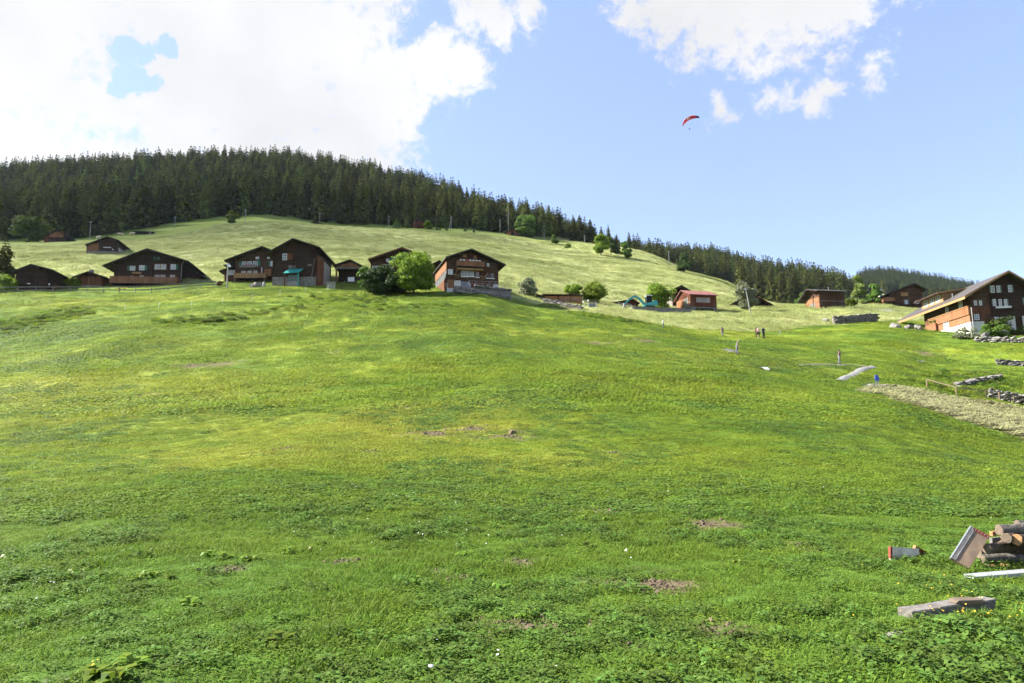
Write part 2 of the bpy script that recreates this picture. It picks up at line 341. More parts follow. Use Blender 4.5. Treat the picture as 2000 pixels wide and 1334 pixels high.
PROF = {
    0:    [(1195, 7.5), (1075, 11.5), (960, 18), (870, 29), (790, 44), (720, 62), (684, 76), (618, 93), (600, 101), (580, 116), (570, 125), (545, 142), (500, 166), (472, 215), (462, 250), (442, 330), (382, 620)],
    250:  [(1195, 7.3), (1075, 11.2), (960, 17.5), (870, 28), (790, 42), (720, 60), (660, 76), (622, 90), (604, 98), (585, 110), (573, 118), (560, 128), (535, 145), (490, 180), (457, 250), (442, 275), (414, 360), (364, 600)],
    500:  [(1195, 7.2), (1075, 11), (960, 17.3), (870, 27), (790, 41), (720, 60), (660, 76), (632, 86), (612, 91), (590, 107), (566, 119), (555, 127), (530, 145), (480, 190), (440, 255), (425, 290), (402, 370), (352, 600)],
    750:  [(1195, 7.2), (1075, 11), (960, 17.3), (870, 27), (790, 40), (720, 58), (660, 76), (620, 90), (595, 102), (575, 112), (560, 122), (535, 145), (490, 192), (455, 255), (440, 300), (416, 390), (376, 570)],
    900:  [(1195, 7.2), (1075, 11), (960, 17.3), (870, 27), (790, 40), (720, 57), (660, 75), (620, 90), (597, 101), (577, 110), (566, 117), (540, 140), (500, 190), (465, 260), (449, 312), (426, 400), (405, 500)],
    1050: [(1195, 7.2), (1075, 11), (960, 17.3), (870, 27), (790, 40), (720, 57), (670, 75), (635, 92), (612, 105), (592, 118), (578, 130), (545, 155), (512, 205), (482, 275), (464, 322), (452, 390), (441, 430)],
    1250: [(1195, 7.1), (1075, 10.9), (960, 17.3), (870, 27.5), (790, 41), (720, 58), (680, 72), (650, 88), (625, 108), (607, 128), (598, 140), (565, 170), (530, 220), (505, 275), (490, 315), (508, 390), (518, 600), (520, 720)],
    1400: [(1195, 7.1), (1075, 10.8), (960, 17.1), (870, 28), (790, 42), (720, 60), (690, 72), (660, 92), (637, 115), (612, 135), (600, 148), (575, 178), (555, 218), (545, 245), (565, 330), (543, 550), (525, 760)],
    1550: [(1195, 7), (1075, 10.8), (960, 17), (870, 29), (790, 43), (735, 60), (700, 75), (672, 92), (650, 112), (630, 130), (612, 145), (600, 163), (596, 178), (610, 260), (590, 450), (560, 640)],
    1700: [(1195, 7), (1075, 10.7), (965, 17), (880, 29), (800, 42), (760, 55), (720, 72), (690, 88), (660, 108), (640, 122), (622, 138), (604, 157), (597, 180), (600, 260), (590, 450), (575, 800), (557, 1300)],
    1850: [(1195, 7), (1075, 10.7), (970, 17), (890, 30), (830, 42), (785, 55), (745, 70), (712, 85), (680, 103), (657, 116), (645, 124), (630, 140), (610, 172), (608, 260), (602, 450), (592, 800), (573, 1300)],
    2000: [(1195, 7), (1075, 10.7), (970, 17), (905, 31), (862, 40), (815, 52), (780, 62), (735, 75), (700, 90), (682, 102), (645, 116), (630, 126), (622, 140), (616, 172), (618, 260), (618, 450), (615, 800), (606, 1300)]}
LY = np.linspace(math.log(2), math.log(4000), 520); YS = np.exp(LY)
UC = []; ZC = []
for px, pr in PROF.items():
    near = P(px, 1195, pr[0][1]).z
    ys = [2., 5.] + [y for _, y in pr]; zs = [near + .02, near + .02] + [P(px, py, y).z for py, y in pr]
    yl, zl = ys[-1], zs[-1]
    ys += [yl * 1.35, yl * 2, 4100]; zs += [zl - 18, zl - 90, zl * .25]
    UC.append((px - 1000) / FPX / .985); ZC.append(pchip(ys, zs, YS))
UC = np.array(UC); ZC = np.array(ZC)
UG = np.linspace(UC[0], UC[-1], 240); ZG = np.empty((len(UG), len(YS)))
for j in range(len(YS)): ZG[:, j] = pchip(UC, ZC[:, j], UG)
# soften the table a little along the view so that the control points do not show as creases
k5 = np.array([1, 4, 6, 4, 1]) / 16.
for _ in range(2):
    pad = np.pad(ZG, ((2, 2), (0, 0)), mode='edge'); ZG = sum(k5[i] * pad[i:i + len(UG)] for i in range(5))
def H0(x, y):
    x = np.asarray(x, float); y = np.asarray(y, float); yy = np.clip(y, 2, 3990)
    u = np.clip(x / np.maximum(yy, 9.), UG[0], UG[-1]); a = (u - UG[0]) / (UG[1] - UG[0]); b = (np.log(yy) - LY[0]) / (LY[1] - LY[0])
    i = np.clip(a.astype(int), 0, len(UG) - 2); j = np.clip(b.astype(int), 0, len(YS) - 2); a = a - i; b = b - j
    z = (ZG[i, j] * (1 - a) + ZG[i + 1, j] * a) * (1 - b) + (ZG[i, j + 1] * (1 - a) + ZG[i + 1, j + 1] * a) * b
    s = np.clip((y - 6) / 30, 0, 1)
    far = np.clip((y - 140) / 150, 0, 1)
    z = z + (.05 * fbm(x, y, 2.2, 3, 3) + .55 * s * fbm(x, y, 14, 11, 3) + .16 * s * fbm(x, y, 4.2, 17, 3) + far * 2.6 * fbm(x, y, 55, 23, 3))
    return z
# every building sits on levelled ground: (pixel x, pixel y of its base, distance, radius)
PADS = [(80, 568, 121, 8), (172, 558, 126, 6), (285, 556, 130, 10), (490, 557, 128, 8), (580, 555, 122, 9), (682, 549, 126, 7), (770, 560, 128, 8), (790, 572, 117, 8), (725, 570, 117, 7),
        (920, 567, 114, 9), (208, 493, 168, 10), (112, 472, 212, 10), (280, 459, 252, 10), (617, 440, 296, 12), (815, 446, 306, 12), (1001, 461, 320, 10),
        (1095, 592, 128, 8), (1285, 611, 131, 9), (1370, 606, 139, 7), (1215, 601, 150, 7), (1330, 600, 152, 7), (1612, 602, 152, 7), (1665, 630, 128, 8), (1760, 600, 168, 9), (1940, 640, 106, 10), (1850, 648, 120, 9), (1960, 640, 120, 9)]
PD = np.array([(lambda p: (p.x, p.y, p.z, r))(P(a, b, c)) for a, b, c, r in PADS])
PD = np.column_stack([PD, PD[:, 2] - H0(PD[:, 0], PD[:, 1])])
def H(x, y):
    x = np.asarray(x, float); y = np.asarray(y, float); z = H0(x, y); n = 0.; d = .25
    for px_, py_, pz_, r_, dz_ in PD:
        wgt = np.exp(-((x - px_) ** 2 + (y - py_) ** 2) / (2 * r_ * r_)); n = n + wgt * dz_; d = d + wgt
    return z + n / d
def G(x, y): return float(H(np.array([x]), np.array([y]))[0])
TS = np.exp(np.linspace(math.log(3), math.log(1500), 1500))
def hit(px, py):
    d = ray(px, py); t = TS / d.y; x = CAM.x + d.x * t; z = CAM.z + d.z * t; h = H(x, TS); k = np.nonzero(z < h)[0]
    if not len(k): return None
    k = k[0]; a = 0 if k == 0 else (z[k-1] - h[k-1]) / ((z[k-1] - h[k-1]) - (z[k] - h[k])); k0 = max(k - 1, 0)
    Y = TS[k0] + (TS[k] - TS[k0]) * a; X = x[k0] + (x[k] - x[k0]) * a; return Vector((X, Y, G(X, Y)))
def at(px, Y, py=600):
    p = P(px, py, Y); return Vector((p.x, Y, G(p.x, Y)))
def pxof(x, y): return 1000 + FPX * .985 * np.asarray(x) / np.maximum(np.asarray(y), 1.)
def normal(x, y, e=.35):
    e = np.maximum(e, .01 * np.asarray(y, float)); zx = (H(x + e, y) - H(x - e, y)) / (2 * e); zy = (H(x, y + e) - H(x, y - e)) / (2 * e)
    n = np.stack([-zx, -zy, np.ones_like(zx)], -1); return n / np.linalg.norm(n, axis=-1, keepdims=True)

# ground zones (what grows where)
YB_X = [-400, 300, 640, 860, 1000, 1060, 1140, 1230, 1300, 1400, 1500, 1620, 1750, 1900, 2400]
YB_Y = [134, 134, 130, 122, 118, 115, 111, 106, 104, 106, 114, 126, 135, 150, 150]
FE_X = [-400, 0, 130, 250, 330, 420, 500, 600, 750, 900, 1000, 1100, 1205, 1235, 1300, 1400, 1550, 1640, 1700, 2400]
FE_Y = [225, 235, 232, 262, 275, 290, 295, 305, 312, 322, 332, 336, 338, 415, 430, 430, 395, 450, 820, 900]
def meadow_w(x, y):
    b = np.interp(pxof(x, y), YB_X, YB_Y) + 4 * fbm(x, y, 12, 41, 2); return np.clip((y - b) / 5 + .5, 0, 1)
def upper_green(x, y):   # short fresh grass just below the wood
    e = np.interp(pxof(x, y), FE_X, FE_Y); p = pxof(x, y); return np.clip((y - (e - 42 + 16 * fbm(x, y, 30, 51, 2))) / 12, 0, 1) * np.clip((1130 - p) / 120, 0, 1)
def forest_w(x, y):
    e = np.interp(pxof(x, y), FE_X, FE_Y); return np.clip((y - e - 6 + 14 * fbm(x, y, 25, 61, 2)) / 14, 0, 1)
HAY = [hit(*p) for p in ((1690, 764), (1760, 757), (1850, 772), (2000, 800), (2080, 830), (2080, 895), (2000, 862), (1850, 812), (1760, 786))]
def inpoly(x, y, poly):
    c = np.zeros(np.shape(x), bool); n = len(poly)
    for i in range(n):
        a, b = poly[i], poly[(i + 1) % n]
        c ^= ((a.y > y) != (b.y > y)) & (x < (b.x - a.x) * (y - a.y) / (b.y - a.y + 1e-9) + a.x)
    return c
def hay_w(x, y): return inpoly(x + 1.6 * fbm(x, y, 5, 71, 3), y + 1.6 * fbm(x, y, 5, 75, 3), HAY).astype(float)
BARE = [(p, r) for p, r in ((hit(672, 1097), .22), (hit(1255, 1135), .42), (hit(1300, 1150), .30), (hit(1040, 1222), .42), (hit(985, 1215), .3), (hit(1402, 1228), .25), (hit(1215, 1255), .16), (hit(890, 1130), .3),
        (hit(1165, 1000), .5), (hit(1010, 1100), .25), (hit(430, 1115), .2), (hit(1385, 1027), .4), (hit(1540, 1063), .3), (hit(560, 875), .7), (hit(1005, 850), 1.1), (hit(850, 845), 1.3), (hit(930, 838), 1.0), (hit(370, 715), 1.6),
        (hit(430, 712), 1.4), (hit(280, 770), .9), (hit(1170, 672), 1.5), (hit(780, 795), 1.0), (hit(1190, 885), .5), (hit(1260, 665), 1.5), (hit(720, 880), .6), (hit(640, 690), 1.2), (hit(1500, 712), 1.2), (hit(1800, 690), 1.4)) if p]
def bare_w(x, y):
    v = np.zeros(np.shape(x)); wob = .75 + 1.9 * fbm(x, y, .42, 81, 4)
    for p, r in BARE: r = r * 1.35; v = np.maximum(v, np.clip(1.35 - np.hypot((x - p.x) / 1.25, y - p.y) / (r * np.maximum(wob, .12)), 0, 1))
    return v

# things lying in the near grass keep the tufts off their own ground
LIE = [(hit(1768, 1206), hit(1938, 1186), .26), (hit(1892, 1131), hit(2040, 1120), .2), (hit(1740, 1097), hit(1800, 1097), .05), (hit(1862, 1098), hit(2040, 1104), .12)]
def free_w(x, y):
    v = np.ones(np.shape(x), bool)
    for a, b, r in LIE:
        dx, dy = b.x - a.x, b.y - a.y; t = np.clip(((x - a.x) * dx + (y - a.y) * dy) / (dx * dx + dy * dy), 0, 1); v &= np.hypot(x - a.x - dx * t, y - a.y - dy * t) > r
    return v

# ------------------------------------------------------------------ ground sheet
rows = np.concatenate([np.linspace(-45, 2.4, 22), np.exp(np.linspace(math.log(2.8), math.log(2900), 560))]); v_ = np.linspace(-1.3, 1.3, 430)
YY, VV = np.meshgrid(rows, v_, indexing='ij'); XX = VV * (np.maximum(YY, 0) * .93 + 32)
ZZ = H(XX, YY); nr, nc = XX.shape
V = np.stack([XX, YY, ZZ], -1).reshape(-1, 3)
ii = np.arange(nr * nc).reshape(nr, nc); F = np.stack([ii[:-1, :-1], ii[:-1, 1:], ii[1:, 1:], ii[1:, :-1]], -1).reshape(-1, 4)
me = bpy.data.meshes.new('ground'); me.vertices.add(len(V)); me.vertices.foreach_set('co', V.ravel())
me.loops.add(F.size); me.loops.foreach_set('vertex_index', F.ravel()); me.polygons.add(len(F)); me.polygons.foreach_set('loop_start', np.arange(0, F.size, 4))
me.polygons.foreach_set('use_smooth', np.ones(len(F), bool)); me.update()
xf, yf = V[:, 0], V[:, 1]
for nm, fn in (('meadow', meadow_w), ('upper', upper_green), ('forest', forest_w), ('hay', hay_w), ('bare', bare_w)):
    at_ = me.attributes.new(nm, 'FLOAT', 'POINT'); at_.data.foreach_set('value', np.asarray(fn(xf, yf), np.float32))
ground = bpy.data.objects.new('ground', me); col.objects.link(ground); tag(ground, 'grassy alpine hillside rising from the foreground to the wood', 'ground', kind='structure')

DRY = [(hit(680, 850), 8.5, 9, .35), (hit(880, 815), 7, 7, .35), (hit(250, 770), 15, 14, .35), (hit(420, 900), 5, 5, .25), (hit(1450, 700), 14, 8, .25), (hit(1000, 905), 4, 3, .3)]
# tint shared by the ground and everything that grows on it: fresh pasture / tall meadow, by place
def tint(g, pos):
    flat = g.vscale(pos, (1, 1, .25))
    n1 = g.noise(g.vscale(flat, (.7, 1.3, 1)), .09, 5, .6); n2 = g.noise(flat, .45, 4, .6); n3 = g.noise(flat, 1.9, 3, .6); n4 = g.noise(g.vscale(flat, (.55, 1.6, 1)), .035, 4, .55, .6)
    c = g.mix(g.mr(n1, .36, .64), (.098, .168, .017), (.19, .238, .022))
    c = g.mix(g.math('MULTIPLY', g.mr(n2, .42, .66), .65), c, (.064, .142, .022))
    c = g.mix(g.math('MULTIPLY', g.mr(n4, .50, .66), .5), c, (.24, .25, .034))
    for (ctr, ra, rb, am) in DRY:   # drier, yellower stretches of the pasture
        q = g.n('ShaderNodeVectorMath', operation='SUBTRACT'); g.l(pos, q.inputs[0]); q.inputs[1].default_value = (ctr.x, ctr.y, 0); q2_ = g.n('ShaderNodeVectorMath', operation='MULTIPLY'); g.l(q.outputs[0], q2_.inputs[0]); q2_.inputs[1].default_value = (1 / ra, 1 / rb, 0); q3_ = g.n('ShaderNodeVectorMath', operation='LENGTH'); g.l(q2_.outputs[0], q3_.inputs[0])
        c = g.mix(g.math('MULTIPLY', g.mr(g.math('ADD', q3_.outputs['Value'], g.math('MULTIPLY', g.math('SUBTRACT', n2, .5), 1.6)), 1.25, .35, smooth=True), am), c, (0.324, 0.306, 0.054))
    c = g.mix(g.math('MULTIPLY', g.mr(n3, .56, .72), .4), c, (0.228, 0.222, 0.048))
    sy = g.n('ShaderNodeSeparateXYZ'); g.l(pos, sy.inputs[0])   # clover-rich turf, cooler and darker green towards the near end of the field
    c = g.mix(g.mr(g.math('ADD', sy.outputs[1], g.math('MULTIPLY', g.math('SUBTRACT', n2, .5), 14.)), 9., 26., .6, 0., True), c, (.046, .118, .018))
    m1 = g.noise(g.vscale(flat, (.5, 1.8, 1)), .06, 5, .6, .4); m2 = g.noise(flat, .3, 4, .6)
    m = g.mix(g.mr(m1, .36, .62), (.195, .228, .062), (.375, .395, .175)); m = g.mix(g.math('MULTIPLY', g.mr(m2, .45, .68), .5), m, (.14, .195, .035))
    return c, m
g = NG('ground_cover'); ge = g.n('ShaderNodeNewGeometry'); pos = ge.outputs['Position']
def A(n): x = g.n('ShaderNodeAttribute'); x.attribute_name = n; return x.outputs['Fac']
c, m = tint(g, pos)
c = g.mix(A('meadow'), c, m); c = g.mix(g.math('MULTIPLY', A('upper'), .8), c, (.15, .20, .03))
c = g.mix(A('forest'), c, (.028, .034, .016))
hn = g.noise(g.vscale(pos, (.6, 2.2, 1)), 1.6, 6, .65, .5)
c = g.mix(A('hay'), c, g.mix(g.mr(hn, .35, .65), (.13, .145, .045), (.26, .26, .125)))
bn = g.noise(pos, 7, 6, .65)
c = g.mix(A('bare'), c, g.mix(g.mr(bn, .35, .65), (.055, .042, .024), (.17, .138, .085)))
fn = g.noise(pos, 5, 8, .7); fine = g.noise(pos, .8, 6, .65)
g.pbr(c, .95, g.math('ADD', g.math('MULTIPLY', fn, .5), fine), .8, .25, spec=.1)
me.materials.append(g.m)

# materials of the growing grass
def grass_mat(name, which, transl=.38, lift=1.0):
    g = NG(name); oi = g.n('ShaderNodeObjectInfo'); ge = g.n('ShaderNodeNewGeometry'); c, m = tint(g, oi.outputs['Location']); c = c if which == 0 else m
    c = g.mix(g.math('MULTIPLY', ge.outputs['Random Per Island'], .45), c, (0.216, 0.288, 0.036) if which == 0 else (.43, .45, .22))
    hs = g.n('ShaderNodeHueSaturation'); g.l(c, hs.inputs['Color']); g.l(g.mr(oi.outputs['Random'], 0, 1, .72 * lift, 1.28 * lift), hs.inputs['Value']); g.l(g.mr(oi.outputs['Random'], 0, 1, .49, .51), hs.inputs['Hue'])
    p = g.pbr(hs.outputs[0], .6, spec=.1); tr = g.n('ShaderNodeBsdfTranslucent'); g.l(hs.outputs[0], tr.inputs[0])
    ms = g.n('ShaderNodeMixShader'); ms.inputs[0].default_value = transl; g.l(p.outputs[0], ms.inputs[1]); g.l(tr.outputs[0], ms.inputs[2]); g.l(ms.outputs[0], g.out.inputs[0]); return g.m
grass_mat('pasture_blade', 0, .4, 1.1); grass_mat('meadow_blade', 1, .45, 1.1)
foliage('clover_leaf', (.055, .118, .020), (.098, .168, .028), (.155, .23, .05), .35)
foliage('dock_leaf', (.07, .16, .02), (.11, .21, .02), (.24, .27, .03), .35, .45)
simple('petal_white', (.75, .75, .70), .7, .05); simple('petal_yellow', (.75, .50, .02), .6, .1)
# ------------------------------------------------------------------ plants: prototypes
def quads(name, V, mat, parent=None, link=True, tri=False):
    """V: (n,4,3) or (n,3,3) array of separate faces"""
    n, k, _ = V.shape; me = bpy.data.meshes.new(name); me.vertices.add(n * k); me.vertices.foreach_set('co', V.reshape(-1).astype(np.float32))
    me.loops.add(n * k); me.loops.foreach_set('vertex_index', np.arange(n * k)); me.polygons.add(n); me.polygons.foreach_set('loop_start', np.arange(0, n * k, k)); me.update()
    if mat: me.materials.append(mat)
    o = bpy.data.objects.new(name, me)
    if link: col.objects.link(o)
    if parent: o.parent = parent
    return o
def spruce_crown(h, Rr, seed, levels=26, nb=9, ragged=.25, low=.05):
    r = np.random.default_rng(seed); T = []
    lean = r.normal(0, .012, 2)
    for i in range(levels):
        t = (i + r.uniform(-.3, .3)) / levels; z = h * (low + (0.985 - low) * t)
        rad = Rr * (1 - t) ** .68 * r.uniform(1 - ragged, 1 + ragged * .6) + .02 * h * (1 - .4 * t)
        if t < .12: rad *= .75 + 2 * t
        n = max(4, int(nb * (1 - .45 * t)))
        for b in range(n):
            ph = 2 * math.pi * (b + r.uniform(-.4, .4)) / n + i * 1.7; L = rad * r.uniform(.6, 1.18)
            c, s_ = math.cos(ph), math.sin(ph); dz = -L * r.uniform(.28, .62) * (1 - .55 * t)
            d = np.array([c, s_, 0.]); q = np.array([-s_, c, 0.]); o = np.array([lean[0] * z, lean[1] * z, z])
            wd = L * r.uniform(.22, .34) + .02
            p0 = o; pm = o + d * L * .55 + np.array([0, 0, dz * .42]); pt = o + d * L + np.array([0, 0, dz * .9])
            T.append((p0, pm + q * wd - (0, 0, wd * .45), pt)); T.append((p0, pt, pm - q * wd - (0, 0, wd * .45)))
            for f_ in (.45, .72, .95):
                e = p0 + (pt - p0) * f_; sw = L * .20
                T.append((e + q * sw * .8, e - q * sw * .8, e + d * L * .02 - (0, 0, L * r.uniform(.20, .36))))
            for sg in (-1, 1):
                e = pm + q * sg * wd * .6; T.append((e - d * sw, e + d * sw * 1.2, e - np.array([0, 0, L * r.uniform(.15, .28)])))
    for k in range(4):
        a = k * 1.57; d = np.array([math.cos(a), math.sin(a), 0]) * h * .03; o = np.array([lean[0] * h, lean[1] * h, 0.])
        T.append((o + (0, 0, h), o + d + (0, 0, h * .94), o - d * .4 + (0, 0, h * .94)))
    return np.array([[np.asarray(p, float) for p in t] for t in T])
SPH = 20.
SPR = []
for k in range(7):
    wdt = [.25, .21, .27, .20, .23, .28, .22][k]
    cr = quads('spruce_crown', spruce_crown(SPH, SPH * wdt, 100 + k, 27, 9, .3, .03 + .03 * (k % 3)), MAT['spruce_needles'], link=False).data
    tk = MB().tube([(0, 0, -1.2), (0, 0, SPH * .5), (0, 0, SPH * .96)], [.28, .17, .03], 6).build('spruce_trunk', MAT['trunk_bark'], link=False).data
    SPR.append((cr, tk))
FAR = [quads('far_spruce_prototype', spruce_crown(SPH, SPH * [.26, .22, .28, .23][k], 200 + k, 18, 8, .3, .03), MAT['spruce_needles'] if k < 3 else MAT['spruce_far'], link=False) for k in range(4)]
FARB = [quads('far_spruce_prototype', spruce_crown(SPH, SPH * [.26, .23, .28][k], 210 + k, 15, 7, .3, .03), MAT['spruce_far'], link=False) for k in range(3)]
LARCH = quads('far_larch_prototype', spruce_crown(SPH, SPH * .15, 231, 18, 7, .35, .05), MAT['leaf_mid'], link=False)

protos = bpy.data.collections.new('plant_prototypes')
def scatter(name, pts, rot, scl, idx, objs, label, cat):
    """one object holding many tiny plants, set out with geometry nodes"""
    me = bpy.data.meshes.new(name); me.vertices.add(len(pts)); me.vertices.foreach_set('co', np.asarray(pts, np.float32).ravel())
    a = me.attributes.new('rot', 'FLOAT_VECTOR', 'POINT'); a.data.foreach_set('vector', np.asarray(rot, np.float32).ravel())
    a = me.attributes.new('scl', 'FLOAT_VECTOR', 'POINT'); s3 = np.asarray(scl, np.float32); s3 = np.repeat(s3[:, None], 3, 1) if s3.ndim == 1 else s3; a.data.foreach_set('vector', s3.ravel())
    a = me.attributes.new('idx', 'INT', 'POINT'); a.data.foreach_set('value', np.asarray(idx, np.int32)); me.update()
    o = bpy.data.objects.new(name, me); col.objects.link(o); tag(o, label, cat, kind='stuff')
    c = bpy.data.collections.new(name + '_prototypes')
    for i, q in enumerate(objs): q.name = f'{name}_kind_{chr(97 + i)}'; c.objects.link(q)
    t = bpy.data.node_groups.new(name + '_nodes', 'GeometryNodeTree'); t.interface.new_socket('Geometry', in_out='INPUT', socket_type='NodeSocketGeometry'); t.interface.new_socket('Geometry', in_out='OUTPUT', socket_type='NodeSocketGeometry')
    n = t.nodes.new; gi, go = n('NodeGroupInput'), n('NodeGroupOutput'); ci = n('GeometryNodeCollectionInfo'); ci.inputs['Collection'].default_value = c; ci.inputs['Separate Children'].default_value = True; ci.inputs['Reset Children'].default_value = True
    ip = n('GeometryNodeInstanceOnPoints'); ip.inputs['Pick Instance'].default_value = True
    def na(nm, ty): x = n('GeometryNodeInputNamedAttribute'); x.data_type = ty; x.inputs['Name'].default_value = nm; return x.outputs['Attribute']
    er = n('FunctionNodeEulerToRotation'); L = t.links.new
    L(gi.outputs[0], ip.inputs['Points']); L(ci.outputs[0], ip.inputs['Instance']); L(na('idx', 'INT'), ip.inputs['Instance Index']); L(na('rot', 'FLOAT_VECTOR'), er.inputs[0]); L(er.outputs[0], ip.inputs['Rotation']); L(na('scl', 'FLOAT_VECTOR'), ip.inputs['Scale'])
    L(ip.outputs[0], go.inputs[0]); o.modifiers.new('set_out', 'NODES').node_group = t
    return o

# ------------------------------------------------------------------ the wood
gx, gy = np.meshgrid(np.arange(-470, 1000, 5.9), np.arange(200, 1400, 5.9)); gx = gx.ravel() + rng.uniform(-2.8, 2.8, gx.size); gy = gy.ravel() + rng.uniform(-2.8, 2.8, gy.size)
gp = pxof(gx, gy); edge = np.interp(gp, FE_X, FE_Y) + 10 * fbm(gx, gy, 30, 91, 3)
ridge = np.interp(gp, [-400, 0, 250, 500, 750, 900, 1050, 1200, 1235, 1400, 1550, 1640, 1700, 2400], [640, 640, 620, 620, 590, 520, 450, 385, 740, 780, 680, 900, 1330, 1330])
ok = (gy > edge) & (gy < ridge) & (gp > -70) & (gp < 1930) & (rng.random(gx.size) < np.where(gy > 700, .62, .9))
gx, gy, gp, edge = gx[ok], gy[ok], gp[ok], edge[ok]; gz = H(gx, gy)
hb = np.interp(gp, [-100, 0, 300, 800, 1050, 1150, 1200, 1222, 1240, 1400, 2000], [17.5, 17.5, 18, 17, 15, 12.5, 10.5, 9.5, 18, 20, 20]) * rng.uniform(.58, 1.22, gx.size)
zone = np.where(gp < 1228, gy - edge, (gy - edge) * 2.2 + 8); order = np.argsort(zone)
inframe = (gp > -25) & (gp < 1900)
order = np.array([i for i in order if inframe[i]])[:300]; near = np.zeros(gx.size, bool); near[order] = True
for n_, i in enumerate(order):
    k = int(rng.integers(7)); cr, tk = SPR[k]; s_ = hb[i] / SPH
    lab = 'dark green spruce at the lower edge of the hillside wood' if gp[i] < 1228 else 'dark spruce in the farther wood behind the meadow crest'
    e = empty('spruce_tree', (gx[i], gy[i], gz[i]), rng.uniform(0, 6.3), lab, 'tree', 'spruces along the edge of the wood' if gp[i] < 1228 else 'spruces of the farther wood')
    e.scale = (s_ * rng.uniform(.9, 1.15),) * 2 + (s_,)
    inst('crown', cr, e); inst('trunk', tk, e)
fi = np.nonzero(~near)[0]
rot = np.column_stack([rng.normal(0, .02, len(fi)), rng.normal(0, .02, len(fi)), rng.uniform(0, 6.3, len(fi))])
kind = np.where(gy[fi] > 800, rng.integers(4, 7, len(fi)), rng.integers(0, 4, len(fi))); kind = np.where((rng.random(len(fi)) < .025) & (gy[fi] < 700), 7, kind)
scatter('forest', np.column_stack([gx, gy, gz - .4])[fi], rot, hb[fi] / SPH, kind, FAR + FARB + [LARCH], 'dense dark spruce forest covering the upper slopes and far ridges', 'forest')

# ------------------------------------------------------------------ broadleaf trees and bushes
def leafy(w, h, z0, seed, n, leaf, lumps=26, round_=1.0, cone=0.):
    """leaf faces gathered in clumps through a crown of width w between z0 and h"""
    r = np.random.default_rng(seed); C = []; zc = (z0 + h) / 2; hz = (h - z0) / 2
    while len(C) < lumps:
        p = r.uniform(-1, 1, 3); q = math.hypot(p[0], p[1]); lim = math.sqrt(1 - p[2] ** 2) if (p[2] > 0 or z0 >= .1 * h) else 1 - .12 * p[2] ** 2
        if q > lim or math.sqrt(q * q + p[2] ** 2) < .3: continue
        t = (p[2] + 1) / 2; f = (1 - cone * t) * (1 + .25 * (1 - round_) * r.normal()); C.append((p[0] * f * w * .40, p[1] * f * w * .40, zc + p[2] * hz * .86, r.uniform(.55, 1.1) * (1 - .55 * cone * t)))
    C = np.array(C); k = r.integers(0, lumps, n); c = C[k]
    d = r.normal(size=(n, 3)); d /= np.linalg.norm(d, axis=1, keepdims=True); d[:, 2] = np.abs(d[:, 2]) * .35 + d[:, 2] * .65
    rad = c[:, 3] * .27 * min(w, (h - z0) * 1.25) * r.uniform(.55, 1.08, n) ** .7
    p = c[:, :3] + d * rad[:, None] * np.array([1, 1, .85]); p[:, 2] = np.maximum(p[:, 2], z0 * .6 + .05)
    nn = d + r.normal(0, .55, (n, 3)); nn /= np.linalg.norm(nn, axis=1, keepdims=True)
    a = np.cross(nn, r.normal(size=(n, 3))); a /= np.linalg.norm(a, axis=1, keepdims=True); b = np.cross(nn, a); L = leaf * r.uniform(.6, 1.3, n)[:, None]
    return np.stack([p - a * L, p + b * L * .55 - a * L * .1, p + a * L, p - b * L * .55 - a * L * .1], 1), C
def broad(name, label, box, Y, mat, seed, cat='tree', dens=2.6, clear=.12, lumps=26, cone=0., round_=.45, group=None, leaf=None, sink=.15):
    x0, y0, x1, y1 = box; px = (x0 + x1) / 2; k = Y / FPX * 1.02; w = (x1 - x0) * k; p = at(px, Y, y1); h = P(px, y0, Y).z - p.z + .0
    n = int(np.clip((x1 - x0) * (y1 - y0) * dens, 260, 12000)); leaf = leaf or .0017 * Y * (1.25 if n < 900 else 1)
    e = empty(name, p, rng.uniform(0, 6), label, cat, group)
    V, C = leafy(w, h, h * clear, seed, n, leaf, lumps, round_, cone)
    quads('crown', V, MAT[mat], e)
    m = MB(); r_ = max(.05, w * .022); m.tube([(0, 0, -.4), (r_ * .4, 0, h * .3), (0, r_ * .5, h * .62)], [r_ * 1.3, r_, r_ * .4], 7)
    for c in C[:9]: m.tube([(0, 0, h * (.18 + .3 * random.random())), (c[0] * .5, c[1] * .5, c[2] * .55 + h * .1), tuple(c[:3])], [r_ * .55, r_ * .35, r_ * .1], 5)
    m.build('trunk', MAT['trunk_bark'], e); return e
def spruce(name, label, box, Y, mat='spruce_needles', seed=1, wide=None, group=None, cat='tree'):
    x0, y0, x1, y1 = box; px = (x0 + x1) / 2; p = at(px, Y, y1); h = P(px, y0, Y).z - p.z; w = (x1 - x0) * Y / FPX
    e = empty(name, p, rng.uniform(0, 6), label, cat, group)
    quads('crown', spruce_crown(h, w * .52, seed, 22, 10, .25, .03), MAT[mat], e)
    MB().tube([(0, 0, -.5), (0, 0, h * .9)], [h * .014 + .03, .02], 6).build('trunk', MAT['trunk_bark'], e); return e

